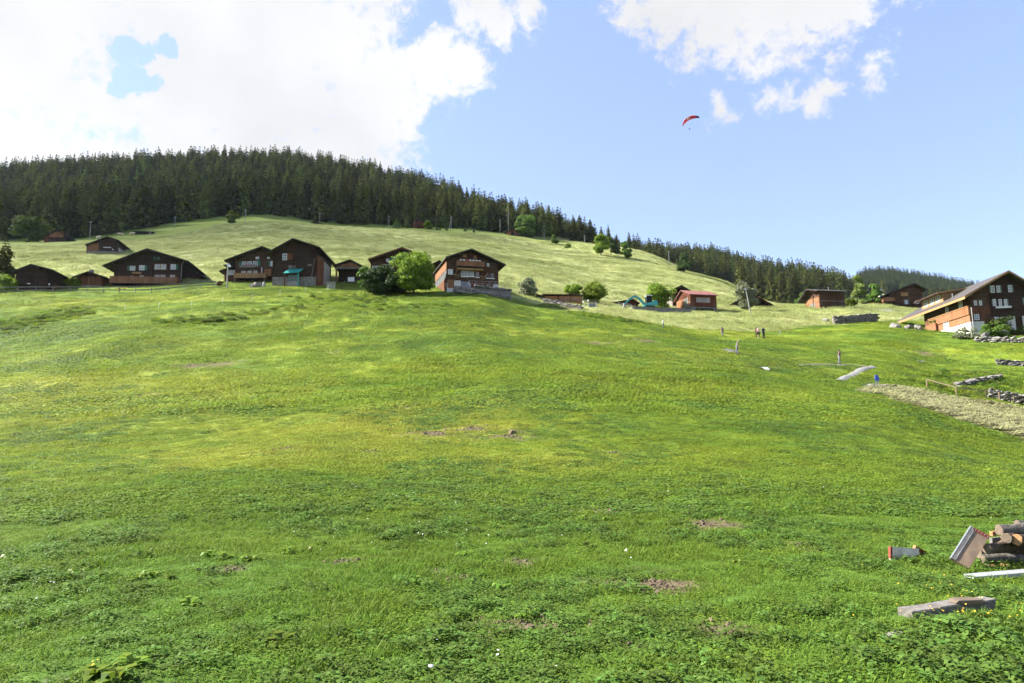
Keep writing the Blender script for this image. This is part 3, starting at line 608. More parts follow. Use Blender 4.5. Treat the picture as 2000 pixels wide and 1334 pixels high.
broad('maple_tree', 'large bright yellow-green tree in front of the brown chalet with white windows', (768, 492, 848, 572), 113, 'leaf_bright', 1, dens=1.9, clear=.02, lumps=40, leaf=.26, round_=.8)
broad('yew_shrub', 'broad dark green bush in front of the middle chalets', (704, 527, 800, 574), 114, 'leaf_dark', 2, 'shrub', 2.2, .0, 40, leaf=.22)
broad('hazel_shrub', 'mid green upright shrub beside the open wooden carport', (696, 518, 728, 568), 116, 'leaf_mid', 3, 'shrub', 2.4, .02, 18, .4)
broad('meadow_tree', 'round green tree at the left end of the meadow below the wood', (24, 428, 86, 476), 222, 'leaf_mid', 4, dens=1.6, clear=.0, lumps=30)
broad('two_tier_tree', 'small tree with two stacked crowns beside a power pole', (441, 413, 466, 452), 262, 'leaf_bright', 5, clear=.05, lumps=12, cone=.3)
broad('round_tree', 'round dense green tree beside the small hut at the wood edge', (1006, 421, 1049, 466), 322, 'leaf_mid', 6, clear=.0, lumps=24)
broad('pasture_tree', 'sunlit pale green tree with a visible trunk on the bright meadow', (1156, 459, 1192, 506), 268, 'leaf_bright', 7, clear=.14, lumps=16)
broad('pasture_tree', 'rounder green tree close behind the pale tree on the meadow', (1178, 466, 1209, 503), 276, 'leaf_mid', 8, clear=.05, lumps=14)
broad('column_tree', 'dense upright green tree right of the meadow tree pair', (1210, 466, 1233, 505), 270, 'leaf_mid', 9, clear=.02, lumps=20, cone=.45)
broad('dark_tree', 'dark egg-shaped tree standing alone on the meadow crest', (1323, 486, 1352, 530), 236, 'leaf_dark', 10, clear=.0, lumps=24, cone=.5)
broad('sapling', 'tiny yellow-green sapling alone on the bright meadow', (1104, 476, 1114, 488), 278, 'leaf_bright', 11, clear=.35, lumps=6)
broad('crest_bush', 'small dark bush near the pole on the upper meadow', (1076, 456, 1092, 473), 300, 'leaf_mid', 12, 'bush', clear=.0, lumps=8, cone=.3)
broad('pale_bush', 'loose grey-green bush left of the firewood shed', (1008, 545, 1062, 588), 127, 'leaf_silver', 13, 'bush', 1.3, .0, 20, .35, .4)
broad('garden_bush', 'bright bush behind the firewood shed', (1097, 555, 1139, 592), 138, 'leaf_bright', 14, 'bush', 1.6, .0, 18)
broad('garden_tree', 'round yellow-green tree right of the firewood shed', (1136, 551, 1185, 592), 137, 'leaf_bright', 15, dens=1.7, clear=.0, lumps=22)
broad('garden_tree', 'bright green tree behind the turquoise excavator', (1256, 553, 1317, 606), 142, 'leaf_bright', 16, dens=1.5, clear=.02, lumps=24)
broad('willow_tree', 'silvery pale tree beside the leaning pole', (1436, 545, 1482, 606), 146, 'leaf_silver', 17, dens=1.3, clear=.02, lumps=24, round_=.3)
broad('larch_tree', 'tall pale yellow-green larch behind the log barn', (1664, 530, 1697, 600), 186, 'leaf_larch', 18, dens=1.7, clear=.0, lumps=26, cone=.55)
broad('cherry_tree', 'dense green tree between the larch and the chimney house', (1694, 551, 1724, 600), 170, 'leaf_mid', 19, dens=1.8, clear=.0, lumps=22, cone=.35)
broad('low_bush', 'low bright bush at the right end of the log barn', (1652, 580, 1673, 601), 160, 'leaf_bright', 20, 'bush', clear=.0, lumps=10)
spruce('pine_tree', 'dark pine cut by the left picture edge', (-28, 464, 36, 575), 124, 'spruce_needles', 21)
broad('edge_shrub', 'yellow-green shrub below the pine at the left picture edge', (-15, 538, 30, 580), 119, 'leaf_bright', 22, 'shrub', 1.5, .0, 16)
broad('hut_shrub', 'bright shrub between the log barn and the small red shed', (128, 541, 155, 570), 126, 'leaf_bright', 23, 'shrub', 1.8, .0, 12)
spruce('young_spruce', 'larger young spruce left of the small red hut', (764, 425, 786, 447), 303, 'spruce_young', 31, group='young spruces beside the red hut')
spruce('young_spruce', 'slim young spruce touching the small red hut', (788, 418, 806, 447), 306, 'spruce_young', 32, group='young spruces beside the red hut')
broad('hut_bush', 'yellow-green bush at the right side of the small red hut', (828, 432, 845, 448), 304, 'leaf_bright', 33, 'bush', clear=.0, lumps=9)
for k, (a, b, c_, d_) in enumerate(((850, 440, 857, 449), (856, 441, 862, 449), (868, 443, 876, 451), (904, 442, 913, 452), (922, 447, 929, 454), (746, 442, 753, 448))):
    spruce('spruce_seedling', 'tiny young spruce in the row right of the small red hut' if a > 760 else 'tiny young spruce left of the small red hut', (a, b, c_, d_), 300, 'spruce_young', 40 + k, group='spruce seedlings on the upper meadow')
spruce('foreground_spruce', 'tall spruce standing out before the farther wood', (1440, 502, 1466, 560), 330, 'spruce_needles', 51)
broad('wood_edge_tree', 'pale green broadleaf tree before the dark farther wood', (1556, 563, 1585, 598), 215, 'leaf_mid', 52, dens=2, clear=.0, lumps=14)
broad('flower_bed_bush', 'dark green bush before the white base of the large chalet', (1914, 632, 1962, 652), 101, 'leaf_mid', 53, 'bush', 1.6, .0, 14)
broad('herb_bush', 'loose grey-green herbs along the foot of the large chalet', (1856, 638, 1916, 656), 101, 'leaf_silver', 54, 'bush', 1.0, .0, 16)
broad('flower_bed_bush', 'leafy green planting on the terrace of the large chalet', (1928, 620, 2000, 634), 104, 'leaf_mid', 55, 'bush', 1.4, .0, 14)
# bare dead spruce trunk at the wood edge
p = at(993, 326, 450); e = empty('dead_spruce', p, 0, 'bare grey dead spruce trunk at the edge of the wood', 'tree'); hh = P(993, 398, 326).z - p.z
MB().tube([(0, 0, -.3), (.1, 0, hh * .6), (.05, 0, hh)], [.28, .18, .04], 7).build('trunk', MAT['dead_trunk'], e)
m = MB()
for k in range(26):
    z = hh * random.uniform(.25, .97); a = random.uniform(0, 6.3); L = (1.1 - z / hh) * 2.4; m.tube([(0.05, 0, z), (L * math.cos(a), L * math.sin(a), z - .3 * L)], [.05, .015], 4)
m.build('branch_stubs', MAT['dead_trunk'], e)

# ------------------------------------------------------------------ grass: prototype tufts
def tuft(seed, n, rad, h0, h1, wd, lean=.5):
    r = np.random.default_rng(seed); Q = []
    for i in range(n):
        a = r.uniform(0, 6.28); q = rad * math.sqrt(r.random()); o = np.array([q * math.cos(a), q * math.sin(a), -.02]); h = r.uniform(h0, h1) * (1 - .25 * q / rad); b = r.uniform(0, 6.28); l = h * r.uniform(.1, lean) * 1.3
        d = np.array([math.cos(b), math.sin(b), 0]); s = np.array([-d[1], d[0], 0]) * wd * r.uniform(.6, 1.2); m_ = o + d * l * .35 + np.array([0, 0, h * .6]); t = o + d * l + np.array([0, 0, h])
        Q.append((o - s, o + s, m_ + s * .8, m_ - s * .8)); Q.append((m_ - s * .8, m_ + s * .8, t + s * .12, t - s * .12))
    return np.array(Q)
def joined(name, Q, mat):
    """blade quads welded in pairs so that a blade is one island"""
    V = Q.reshape(-1, 3); n = len(Q) // 2; me = bpy.data.meshes.new(name); vs_ = []; fs = []
    for i in range(n):
        a, b = Q[2 * i], Q[2 * i + 1]; k = len(vs_); vs_ += [a[0], a[1], a[2], a[3], b[2], b[3]]; fs += [(k, k + 1, k + 2, k + 3), (k + 3, k + 2, k + 4, k + 5)]
    me.from_pydata([tuple(v) for v in vs_], [], fs); me.materials.append(mat); me.update(); return bpy.data.objects.new(name, me)
def leaves(seed, n, rad, h0, h1, L, wd, lift=.5):
    r = np.random.default_rng(seed); Q = []
    for i in range(n):
        a = r.uniform(0, 6.28); q = rad * math.sqrt(r.random()); o = np.array([q * math.cos(a), q * math.sin(a), r.uniform(h0, h1) * (1 - .5 * (q / rad) ** 2)]); b = r.uniform(0, 6.28); l = L * r.uniform(.6, 1.25)
        d = np.array([math.cos(b), math.sin(b), r.uniform(-.3, lift)]); s = np.array([-d[1], d[0], r.uniform(-.3, .3)]) * wd * l; Q.append((o, o + d * l * .5 + s, o + d * l - np.array([0, 0, .25 * l]), o + d * l * .5 - s))
    return np.array(Q)
def rosette(seed, n, L):
    r = np.random.default_rng(seed); Q = []
    for i in range(n):
        b = r.uniform(0, 6.28); l = L * r.uniform(.55, 1.2); e = r.uniform(.35, 1.1); d = np.array([math.cos(b), math.sin(b), 0]); s = np.array([-d[1], d[0], 0]) * l * .2; z = np.array([0, 0, 1.])
        p0 = d * .01; p1 = d * l * .4 + z * l * e * .5; p2 = d * l * .75 + z * l * e * .55; p3 = d * l * 1.05 + z * l * e * .3
        Q += [(p0 - s * .15, p0 + s * .15, p1 + s, p1 - s), (p1 - s, p1 + s, p2 + s * .9, p2 - s * .9), (p2 - s * .9, p2 + s * .9, p3 + s * .1, p3 - s * .1)]
    return np.array(Q)
M_ = MAT['pasture_blade']
near_protos = [joined('t', tuft(1, 46, .15, .05, .11, .0042, .8), M_), joined('t', tuft(2, 46, .17, .04, .09, .0045, 1.1), M_), joined('t', tuft(3, 40, .13, .06, .125, .0042, .8), M_),
    quads('t', leaves(4, 60, .16, .02, .07, .034, .36), MAT['clover_leaf'], link=False), quads('t', leaves(5, 34, .15, .02, .10, .055, .33, .9), MAT['clover_leaf'], link=False), quads('t', leaves(6, 46, .17, .01, .05, .028, .42), M_, link=False)]
mid_protos = [joined('t', tuft(11, 70, .36, .05, .12, .011, 1.0), M_), joined('t', tuft(12, 70, .38, .04, .10, .012, 1.2), M_), joined('t', tuft(13, 54, .30, .06, .14, .011, .9), M_),
    quads('t', leaves(14, 80, .36, .02, .09, .075, .4), MAT['clover_leaf'], link=False), quads('t', leaves(15, 80, .38, .01, .07, .06, .42), M_, link=False)]
far_protos = [joined('t', tuft(21, 80, .95, .05, .14, .028, 1.3), M_), joined('t', tuft(22, 80, 1.0, .04, .12, .030, 1.4), M_), joined('t', tuft(23, 60, .6, .10, .24, .028, 1.0), M_),
    quads('t', leaves(24, 90, .9, .02, .10, .16, .4), MAT['clover_leaf'], link=False), quads('t', leaves(25, 90, .95, .01, .08, .15, .42), M_, link=False)]
M_ = MAT['meadow_blade']
meadow_protos = [joined('t', tuft(31, 70, 1.2, .30, .65, .030, .9), M_), joined('t', tuft(32, 70, 1.4, .22, .55, .034, 1.0), M_), joined('t', tuft(33, 60, .9, .45, .85, .028, .7), M_)]

def cast(n, y0, y1, pw=1.0, margin=90):
    """n points spread over the ground in the field of view between two distances"""
    u = rng.random(n); y = (y0 ** (2 * pw) + u * (y1 ** (2 * pw) - y0 ** (2 * pw))) ** (1 / (2 * pw)); px = rng.uniform(-margin, 2000 + margin, n); x = (px - 1000) / FPX / .985 * np.maximum(y, 1) * np.where(y < 12, 1.12, 1.03); return x, y
def euler_on(x, y, tilt=1.):
    n = normal(x, y); yaw = rng.uniform(0, 6.283, len(x)); nx = n[:, 0] * tilt; ny = n[:, 1] * tilt
    # Euler XYZ whose z axis is close to the ground normal, after a spin about its own axis is given by choosing the spin first
    lx = nx * np.cos(yaw) + ny * np.sin(yaw); ly = -nx * np.sin(yaw) + ny * np.cos(yaw)
    # rotation = Rz(yaw) * tilt in the spun frame
    return np.column_stack([-np.arcsin(np.clip(ly, -1, 1)), np.arcsin(np.clip(lx, -1, 1)), yaw])
def turf(name, n, y0, y1, protos_, label, zone, pw=1., s0=.75, s1=1.3, clover=(), margin=90):
    x, y = cast(n, y0, y1, pw, margin); keep = zone(x, y); x, y = x[keep], y[keep]; z = H(x, y)
    cl_ = fbm(x, y, 2.5 if y1 < 20 else 7 if y1 < 60 else 14, 301, 3) + .7 * fbm(x, y, .7 if y1 < 20 else 2.5, 311, 2); tall = fbm(x, y, 1.6 if y1 < 40 else 6, 321, 2)
    n_g = len(protos_) - len(clover); idx = rng.integers(0, min(2, n_g), len(x)); idx = np.where((tall + rng.normal(0, .1, len(x)) > .30) & (n_g > 2), 2, idx)
    if clover: idx = np.where(cl_ + rng.normal(0, .22, len(x)) > .12, rng.choice(clover, len(x)), np.where(rng.random(len(x)) < .45, clover[-1], idx))
    s = rng.uniform(s0, s1, len(x)) * (1 + .5 * np.clip(tall, -.3, .6)); return scatter(name, np.column_stack([x, y, z - .004 * y ** .5]), euler_on(x, y), s, idx, protos_, label, 'grass')
past = lambda x, y: free_w(x, y) & (bare_w(x, y) < .45 + .5 * rng.random(len(x))) & (meadow_w(x, y) < .5) & (hay_w(x, y) < .5)
turf('lawn_grass', 25000, 3.4, 15, near_protos, 'short clover-rich pasture grass in the foreground', past, .8, .75, 1.3, (3, 4, 5), 820)
turf('pasture_grass', 33000, 14, 40, mid_protos, 'short green pasture grass on the lower field', past, .75, .75, 1.3, (3, 4), 420)
turf('slope_grass', 52000, 38, 136, far_protos, 'green pasture grass on the slope below the houses', past, .7, .7, 1.3, (3, 4), 260)
turf('meadow_grass', 58000, 100, 345, meadow_protos, 'tall pale seeding meadow grass on the upper slope', lambda x, y: (meadow_w(x, y) > .45) & (forest_w(x, y) < .4) & (upper_green(x, y) < .55) & (hay_w(x, y) < .5), .55, .6, 1.15, (), 140)
# weedy banks: rough tall tufts below the terrace edge and along the right meadow edge
bx, by = [], []
for (x0, y0, x1, y1, n, sp) in ((0, 640, 150, 610, 200, 2.2), (300, 627, 440, 625, 90, .9), (420, 620, 620, 600, 60, 1.6), (600, 585, 760, 582, 130, 2.6), (700, 592, 850, 605, 60, 2.4), (1130, 612, 1235, 630, 260, 1.4), (1060, 596, 1140, 606, 60, 1.0), (1870, 745, 2000, 740, 200, 2.5), (1820, 752, 1990, 772, 160, 2.2)):
    a, b = hit(x0, y0), hit(x1, y1); t = rng.random(n); bx.append(a.x + (b.x - a.x) * t + rng.normal(0, sp, n)); by.append(a.y + (b.y - a.y) * t + rng.normal(0, sp, n))
bx = np.concatenate(bx); by = np.concatenate(by)
weed_protos = [quads('t', leaves(61, 120, .55, .05, .45, .2, .35, .8), MAT['leaf_mid'], link=False), joined('t', tuft(62, 90, .6, .2, .55, .03, 1.0), MAT['pasture_blade']), quads('t', leaves(63, 120, .6, .05, .35, .17, .35, .8), MAT['leaf_larch'], link=False)]
scatter('bank_weeds', np.column_stack([bx, by, H(bx, by)]), euler_on(bx, by, .5), rng.uniform(.45, 1.0, len(bx)), rng.choice([0, 1, 1, 2], len(bx)), weed_protos, 'rough weeds on the banks between the terraces', 'weeds')
# crumbs of earth in the bare patches
ex, ey = [], []
for p, r in BARE:
    if p.y < 32:
        n = int(240 * r); ex.append(p.x + rng.normal(0, r * .75, n)); ey.append(p.y + rng.normal(0, r * .6, n))
ex = np.concatenate(ex); ey = np.concatenate(ey); kk = bare_w(ex, ey) > .12; ex, ey = ex[kk], ey[kk]; simple('earth', (.13, .10, .065), .95, .5, 20, bump=.6)
def crumb(seed):
    r = np.random.default_rng(seed); bm = bmesh.new(); bmesh.ops.create_icosphere(bm, subdivisions=1, radius=.5)
    for v in bm.verts: v.co *= r.uniform(.6, 1.25)
    me_ = bpy.data.meshes.new('crumb'); bm.to_mesh(me_); bm.free(); me_.materials.append(MAT['earth']); return bpy.data.objects.new('crumb', me_)
scatter('earth_crumbs', np.column_stack([ex, ey, H(ex, ey)]), rng.uniform(0, 6, (len(ex), 3)), np.exp(rng.normal(-3.6, .5, len(ex))) * (1 + ey / 40), rng.integers(0, 3, len(ex)), [crumb(k) for k in range(3)], 'crumbs of bare earth in the trodden patches', 'earth')
# mown hay lying in swaths
xh = rng.uniform(min(p.x for p in HAY) - 1, max(p.x for p in HAY), 5200); yh = rng.uniform(min(p.y for p in HAY) - 1, max(p.y for p in HAY), 5200); kk = hay_w(xh, yh) > .5; xh, yh = xh[kk], yh[kk]
foliage('hay_straw', (.16, .17, .055), (.28, .275, .13), (.35, .335, .18), .2)
def straw(seed):
    r = np.random.default_rng(seed); Q = []
    for i in range(60):
        a = r.normal(0, .5); o = np.array([r.normal(0, .35), r.normal(0, .25), r.uniform(.01, .14)]); d = np.array([math.cos(a), math.sin(a), r.normal(0, .2)]) * r.uniform(.12, .3); s = np.array([-d[1], d[0], 0.05]) * .07; Q.append((o - d - s, o + d - s, o + d + s, o - d + s))
    return np.array(Q)
scatter('mown_hay', np.column_stack([xh, yh, H(xh, yh)]), np.column_stack([np.zeros(len(xh)), np.zeros(len(xh)), rng.normal(.35, .35, len(xh))]), rng.uniform(.6, 1.2, len(xh)), rng.integers(0, 2, len(xh)), [quads('t', straw(71), MAT['hay_straw'], link=False), quads('t', straw(72), MAT['hay_straw'], link=False)], 'strewn mown hay drying on the slope at the right', 'hay')
# longer blades left standing round the timber
lx, ly = [], []
for a, b, r in LIE:
    n = 22; t = rng.random(n); o_ = r + rng.uniform(.03, .12, n); sg = rng.choice([-1, -1, 1], n); dx, dy = b.x - a.x, b.y - a.y; L_ = math.hypot(dx, dy); lx.append(a.x + dx * t - dy / L_ * o_ * -sg); ly.append(a.y + dy * t + dx / L_ * o_ * -sg * -1)
lx = np.concatenate(lx); ly = np.concatenate(ly)
scatter('timber_grass', np.column_stack([lx, ly, H(lx, ly)]), euler_on(lx, ly), rng.uniform(.7, 1.3, len(lx)), rng.integers(0, 2, len(lx)), [joined('t', tuft(91, 22, .07, .05, .12, .0045, .8), MAT['pasture_blade']), joined('t', tuft(92, 18, .08, .04, .10, .0045, 1.0), MAT['pasture_blade'])], 'longer grass left standing round the timber', 'grass')
# flowers
def blossom(mat, r_): return MB().tube([(0, 0, .0), (0, 0, .075)], .0025, 4).V, mat, r_
def flowers(name, pts, mat, r_, h, label):
    m = MB(); V = []; F = []
    o = []
    for k in range(7): o.append((math.cos(k * .898) * r_, math.sin(k * .898) * r_, h))
    V = o + [(0, 0, h + r_ * .5)]; F = [(k, (k + 1) % 7, 7) for k in range(7)]
    q = mk('t', V, F, MAT[mat], link=False); x = np.array([p[0] for p in pts]); y = np.array([p[1] for p in pts]); scatter(name, np.column_stack([x, y, H(x, y)]), np.column_stack([rng.normal(0, .3, len(x)), rng.normal(0, .3, len(x)), np.zeros(len(x))]), rng.uniform(.6, 1.3, len(x)), np.zeros(len(x), int), [q], label, 'flowers')
x, y = cast(900, 4, 26, .7); kq = fbm(x, y, 3, 401, 3) > .1; flowers('white_clover', list(zip(x[kq], y[kq])), 'petal_white', .011, .075, 'tiny white clover flowers scattered through the pasture')
pts = []
for (a, b, n, sp) in ((1840, 1212, 26, .28), (1900, 1180, 14, .3), (1950, 1215, 14, .25), (1860, 1165, 10, .3), (190, 1318, 3, .06), (1870, 1150, 12, .4)):
    c_ = hit(a, b); pts += [(c_.x + random.gauss(0, sp), c_.y + random.gauss(0, sp)) for _ in range(n)]
flowers('buttercups', pts, 'petal_yellow', .008, .10, 'small yellow buttercups around the old plank')
pts = [(hit(a, b).x, hit(a, b).y) for a, b in ((1230, 1082), (1235, 1096), (840, 1328), (1088, 1320))]
flowers('white_umbels', pts, 'petal_white', .017, .09, 'flat white umbel flowers standing in the pasture')
# broad-leaved docks, each a plant of its own
dock = [quads('t', rosette(s_, 15, .15), MAT['dock_leaf'], link=False).data for s_ in (81, 82, 83)]; bpy.data.objects
for k, (a, b, s_) in enumerate(((150, 1122, 1.2), (190, 1128, 1.0), (268, 1132, 1.1), (300, 1126, 1.2), (330, 1130, .9), (410, 1088, 1.1), (445, 1092, 1.2), (490, 1094, 1.3), (370, 1182, 1.0), (20, 1092, 1.1), (185, 1322, 1.4), (225, 1330, 1.2), (120, 1106, 1.0), (1185, 1016, 1.2), (560, 1080, 1.1), (600, 1078, 1.0), (770, 1052, 1.2), (820, 1140, 1.0), (1150, 1070, 1.2), (1030, 1205, 1.2), (550, 1258, 1.1), (265, 1300, 1.1), (905, 1085, 1.0), (1135, 1015, 1.0), (980, 1150, 1.0), (1440, 1100, 1.0), (1790, 1090, 1.1), (1810, 1083, 1.0), (1745, 1092, .8))):
    p = hit(a, b); o = inst('dock_plant', dock[k % 3], None, p, (0, 0, random.uniform(0, 6)), s_ * .85); tag(o, 'broad-leaved dock plant growing in the foreground pasture', 'plant', 'dock plants in the pasture')
# ------------------------------------------------------------------ houses
class House:
    """local frame: gable front on y=0 facing -y, x across, z up from the base"""
    def __init__(s, name, label, base, yaw=0, cat='house', group=None):
        s.p = P(*base); s.o = empty(name, s.p, R(yaw), label, cat, group); s.yaw = R(yaw)
        s.M = Matrix.Translation(s.p) @ Matrix.Rotation(s.yaw, 4, 'Z'); s.I = s.M.inverted(); s.c = s.I @ CAM
    def loc(s, px, py, face='F', off=0.):
        """picture point -> (u, z) on a face plane: F y=off, L x=off, R x=off, u runs along local x (F) or local y (L, R)"""
        d = (s.I.to_3x3() @ ray(px, py))
        k = (off - s.c.y) / d.y if face == 'F' else (off - s.c.x) / d.x
        q = s.c + d * k; return (q.x, q.z) if face == 'F' else (q.y, q.z)
    def fbox(s, m, face, pl, u0, u1, z0, z1, n0, n1):
        """box on a face: n0..n1 outward from the plane pl"""
        if face == 'F': m.box(min(u0, u1), max(u0, u1), pl - n1, pl - n0, z0, z1)
        elif face == 'L': m.box(pl - n1, pl - n0, min(u0, u1), max(u0, u1), z0, z1)
        else: m.box(pl + n0, pl + n1, min(u0, u1), max(u0, u1), z0, z1)
        return m
    def body(s, prof, xl, xr, D, wall, roof, ohF=1.2, ohB=.8, t=.2, verge=None, base=-1.6, purlins=True, y0=0.):
        """prof: left tip, ridge, right tip as (x,z) of the roof's upper edge"""
        (ax, az), (bx, bz), (cx, cz) = prof; s.prof = prof; s.xl, s.xr, s.D = xl, xr, D
        sl_ = (bz - az) / (bx - ax); sr_ = (bz - cz) / (cx - bx); tv = t * 1.08
        zl = bz - tv - sl_ * (bx - xl) - .01; zr = bz - tv - sr_ * (xr - bx) - .01; s.zl, s.zr = zl, zr
        MB().prism([(xl, base), (xr, base), (xr, zr), (bx, bz - tv - .01), (xl, zl)], y0, D).build('wall', MAT[wall], s.o)
        m = MB(); m.prism([(ax, az - tv), (bx, bz - tv), (bx, bz), (ax, az)], y0 - ohF, D + ohB); m.prism([(bx + .002, bz - tv), (cx, cz - tv), (cx, cz), (bx + .002, bz)], y0 - ohF, D + ohB); s.roof = m.build('roof', MAT[roof], s.o)
        if verge:
            m = MB(); e = .03; m.prism([(ax, az - tv - .08), (bx, bz - tv - .08), (bx, bz + .02), (ax, az + .02)], y0 - ohF - .06, y0 - ohF - .003); m.build('bargeboard', MAT[verge], s.o)
            m = MB(); m.prism([(bx + .002, bz - tv - .08), (cx, cz - tv - .08), (cx, cz + .02), (bx + .002, bz + .02)], y0 - ohF - .06, y0 - ohF - .003); m.build('bargeboard', MAT[verge], s.o)
        if purlins and ohF > .5:
            for x in (bx, (bx + xl) / 2, (bx + xr) / 2, xl + .15, xr - .15):
                z = bz - tv - (sl_ * (bx - x) if x < bx else sr_ * (x - bx)) - .03; MB().box(x - .1, x + .1, y0 - ohF + .15, y0 - .005, z - .26, z - .06).build('purlin', MAT[wall], s.o)
    def foundation(s, zt, mat='rubble', d=.06, zb=-2.2):
        MB().box(s.xl - d, s.xr + d, -d, s.D + d, zb, zt).build('foundation', MAT[mat], s.o)
    def window(s, a, b, c, d, face='F', pl=0., frame='white_paint', pane='pane_light', mull=(1, 1), fw_=.09, shutters=None, sill=None):
        (u0, z1), (u1, z0) = s.loc(a, b, face, pl), s.loc(c, d, face, pl); u0, u1 = min(u0, u1), max(u0, u1); z0, z1 = min(z0, z1), max(z0, z1); return s.win(u0, u1, z0, z1, face, pl, frame, pane, mull, fw_, shutters, sill)
    def win(s, u0, u1, z0, z1, face='F', pl=0., frame='white_paint', pane='pane_light', mull=(1, 1), fw_=.09, shutters=None, sill=None):
        m = MB(); f = fw_
        s.fbox(m, face, pl, u0, u1, z0, z0 + f, .0, .06); s.fbox(m, face, pl, u0, u1, z1 - f, z1, .0, .06); s.fbox(m, face, pl, u0, u0 + f, z0 + f, z1 - f, .0, .058); s.fbox(m, face, pl, u1 - f, u1, z0 + f, z1 - f, .0, .058)
        for i in range(mull[0]): x = u0 + (u1 - u0) * (i + 1) / (mull[0] + 1); s.fbox(m, face, pl, x - .03, x + .03, z0 + f, z1 - f, .0, .05)
        for i in range(mull[1]): z = z0 + (z1 - z0) * (i + 1) / (mull[1] + 1); s.fbox(m, face, pl, u0 + f, u1 - f, z - .025, z + .025, .0, .046)
        o = m.build('window', MAT[frame], s.o); m = MB(); s.fbox(m, face, pl, u0 + f, u1 - f, z0 + f, z1 - f, .005, .025); m.build('pane', MAT[pane], o)
        if sill: m = MB(); s.fbox(m, face, pl, u0 - .1, u1 + .1, z0 - .16, z0 - .003, .0, .16); m.build('sill', MAT[sill], o)
        if shutters:
            mt, sides = shutters; wd = (u1 - u0) * .48
            for sd in sides:
                m = MB(); a = (u0 - wd, u0 - .02) if sd == 'l' else (u1 + .02, u1 + wd); s.fbox(m, face, pl, a[0], a[1], z0 - .02, z1 + .02, .0, .05)
                for k in range(5): zz = z0 + (z1 - z0) * (k + .5) / 5; s.fbox(m, face, pl, a[0] + .04, a[1] - .04, zz - .03, zz + .03, .05, .065)
                m.build('shutter', MAT[mt], s.o)
        return o
    def panel(s, name, a, b, c, d, mat, face='F', pl=0., n0=0., n1=.05):
        (u0, z1), (u1, z0) = s.loc(a, b, face, pl), s.loc(c, d, face, pl); m = MB(); s.fbox(m, face, pl, u0, u1, min(z0, z1), max(z0, z1), n0, n1); return m.build(name, MAT[mat], s.o)
    def balcony(s, u0, u1, z0, z1, depth, mat, face='F', pl=0., bw=.24, slab='dark_board', gap=.03, name='balcony', posts=True):
        m = MB(); s.fbox(m, face, pl, u0, u1, z0 - .14, z0 - .02, .0, depth); o = m.build(name, MAT[slab], s.o)
        n = max(3, int((u1 - u0) / bw)); st = (u1 - u0) / n
        for k in range(n):
            m = MB(); a = u0 + k * st; dz = random.uniform(-.015, .015); s.fbox(m, face, pl, a + gap / 2, a + st - gap / 2, z0 + .02 + dz, z1 - .06 + dz, depth - .03, depth); m.build('board', MAT[mat], o)
        m = MB(); s.fbox(m, face, pl, u0 - .05, u1 + .05, z1 - .058, z1 + .03, depth - .07, depth + .04); m.build('handrail', MAT[mat], o)
        for u in (u0, u1):
            m = MB(); s.fbox(m, face, pl, u - .05 if u == u1 else u, u if u == u1 else u + .05, z0 - .017, z1 - .06, .0, depth - .035); m.build('end_board', MAT[mat], o)
        return o
    def logends(s, xs, z0, z1, mat, step=.44):
        """crossed log corners standing proud of the front"""
        for x in xs:
            m = MB(); z = z0
            while z < z1: m.box(x - .11, x + .11, -.22, -.004, z, z + .2); z += step
            m.build('log_ends', MAT[mat], s.o)
def prof(h, tipL, ridge_, tipR, ohF): return [h.loc(*q, 'F', -ohF) for q in (tipL, ridge_, tipR)]

# --- log barn at the left
h = House('log_barn', 'dark log barn behind the grey rail fence at the far left', (61, 569, 121), 12, 'barn')
h.body(prof(h, (21, 530), (60, 515), (103, 526), 1.), h.loc(30, 560)[0], h.loc(92, 560)[0], 9, 'dark_log', 'roof_dark', 1.)
h.foundation(.25); h.logends((h.xl + .12, h.xr - .12, (h.xl + h.xr) / 2), .3, h.zl, 'dark_log')
h.panel('hatch', 53, 553, 60, 555, 'curtain'); h.panel('lamp', 95.5, 554, 97.5, 557, 'satellite_white', 'F', 0, 0, .15)
h.panel('plank_door', 62, 545, 74, 566, 'dark_board', n1=.07); m = MB(); m.box(h.xr, h.xr + .12, 2.5, 6, -.2, 2); m.build('side_door', MAT['brown_board'], h.o)
# --- small shed
h = House('plank_shed', 'small red-brown plank shed between log barn and wide chalet', (175, 558, 127), 8, 'shed')
h.body(prof(h, (141, 540), (172, 529.5), (206, 540), .8), h.loc(154, 550)[0], h.loc(198, 550)[0], 6, 'brown_board', 'roof_dark', .8); h.foundation(.1)
h.panel('stone_pile', 158, 557, 166, 560, 'stone', n1=.5); h.panel('door', 172, 541, 174, 558, 'orange_board'); h.panel('gable_boards', 162, 534, 184, 540, 'dark_board', n1=.08)
m = MB(); m.box(-.9, -.3, 1.5, 2.1, 2.2, 3.5); m.build('chimney', MAT['concrete'], h.roof)
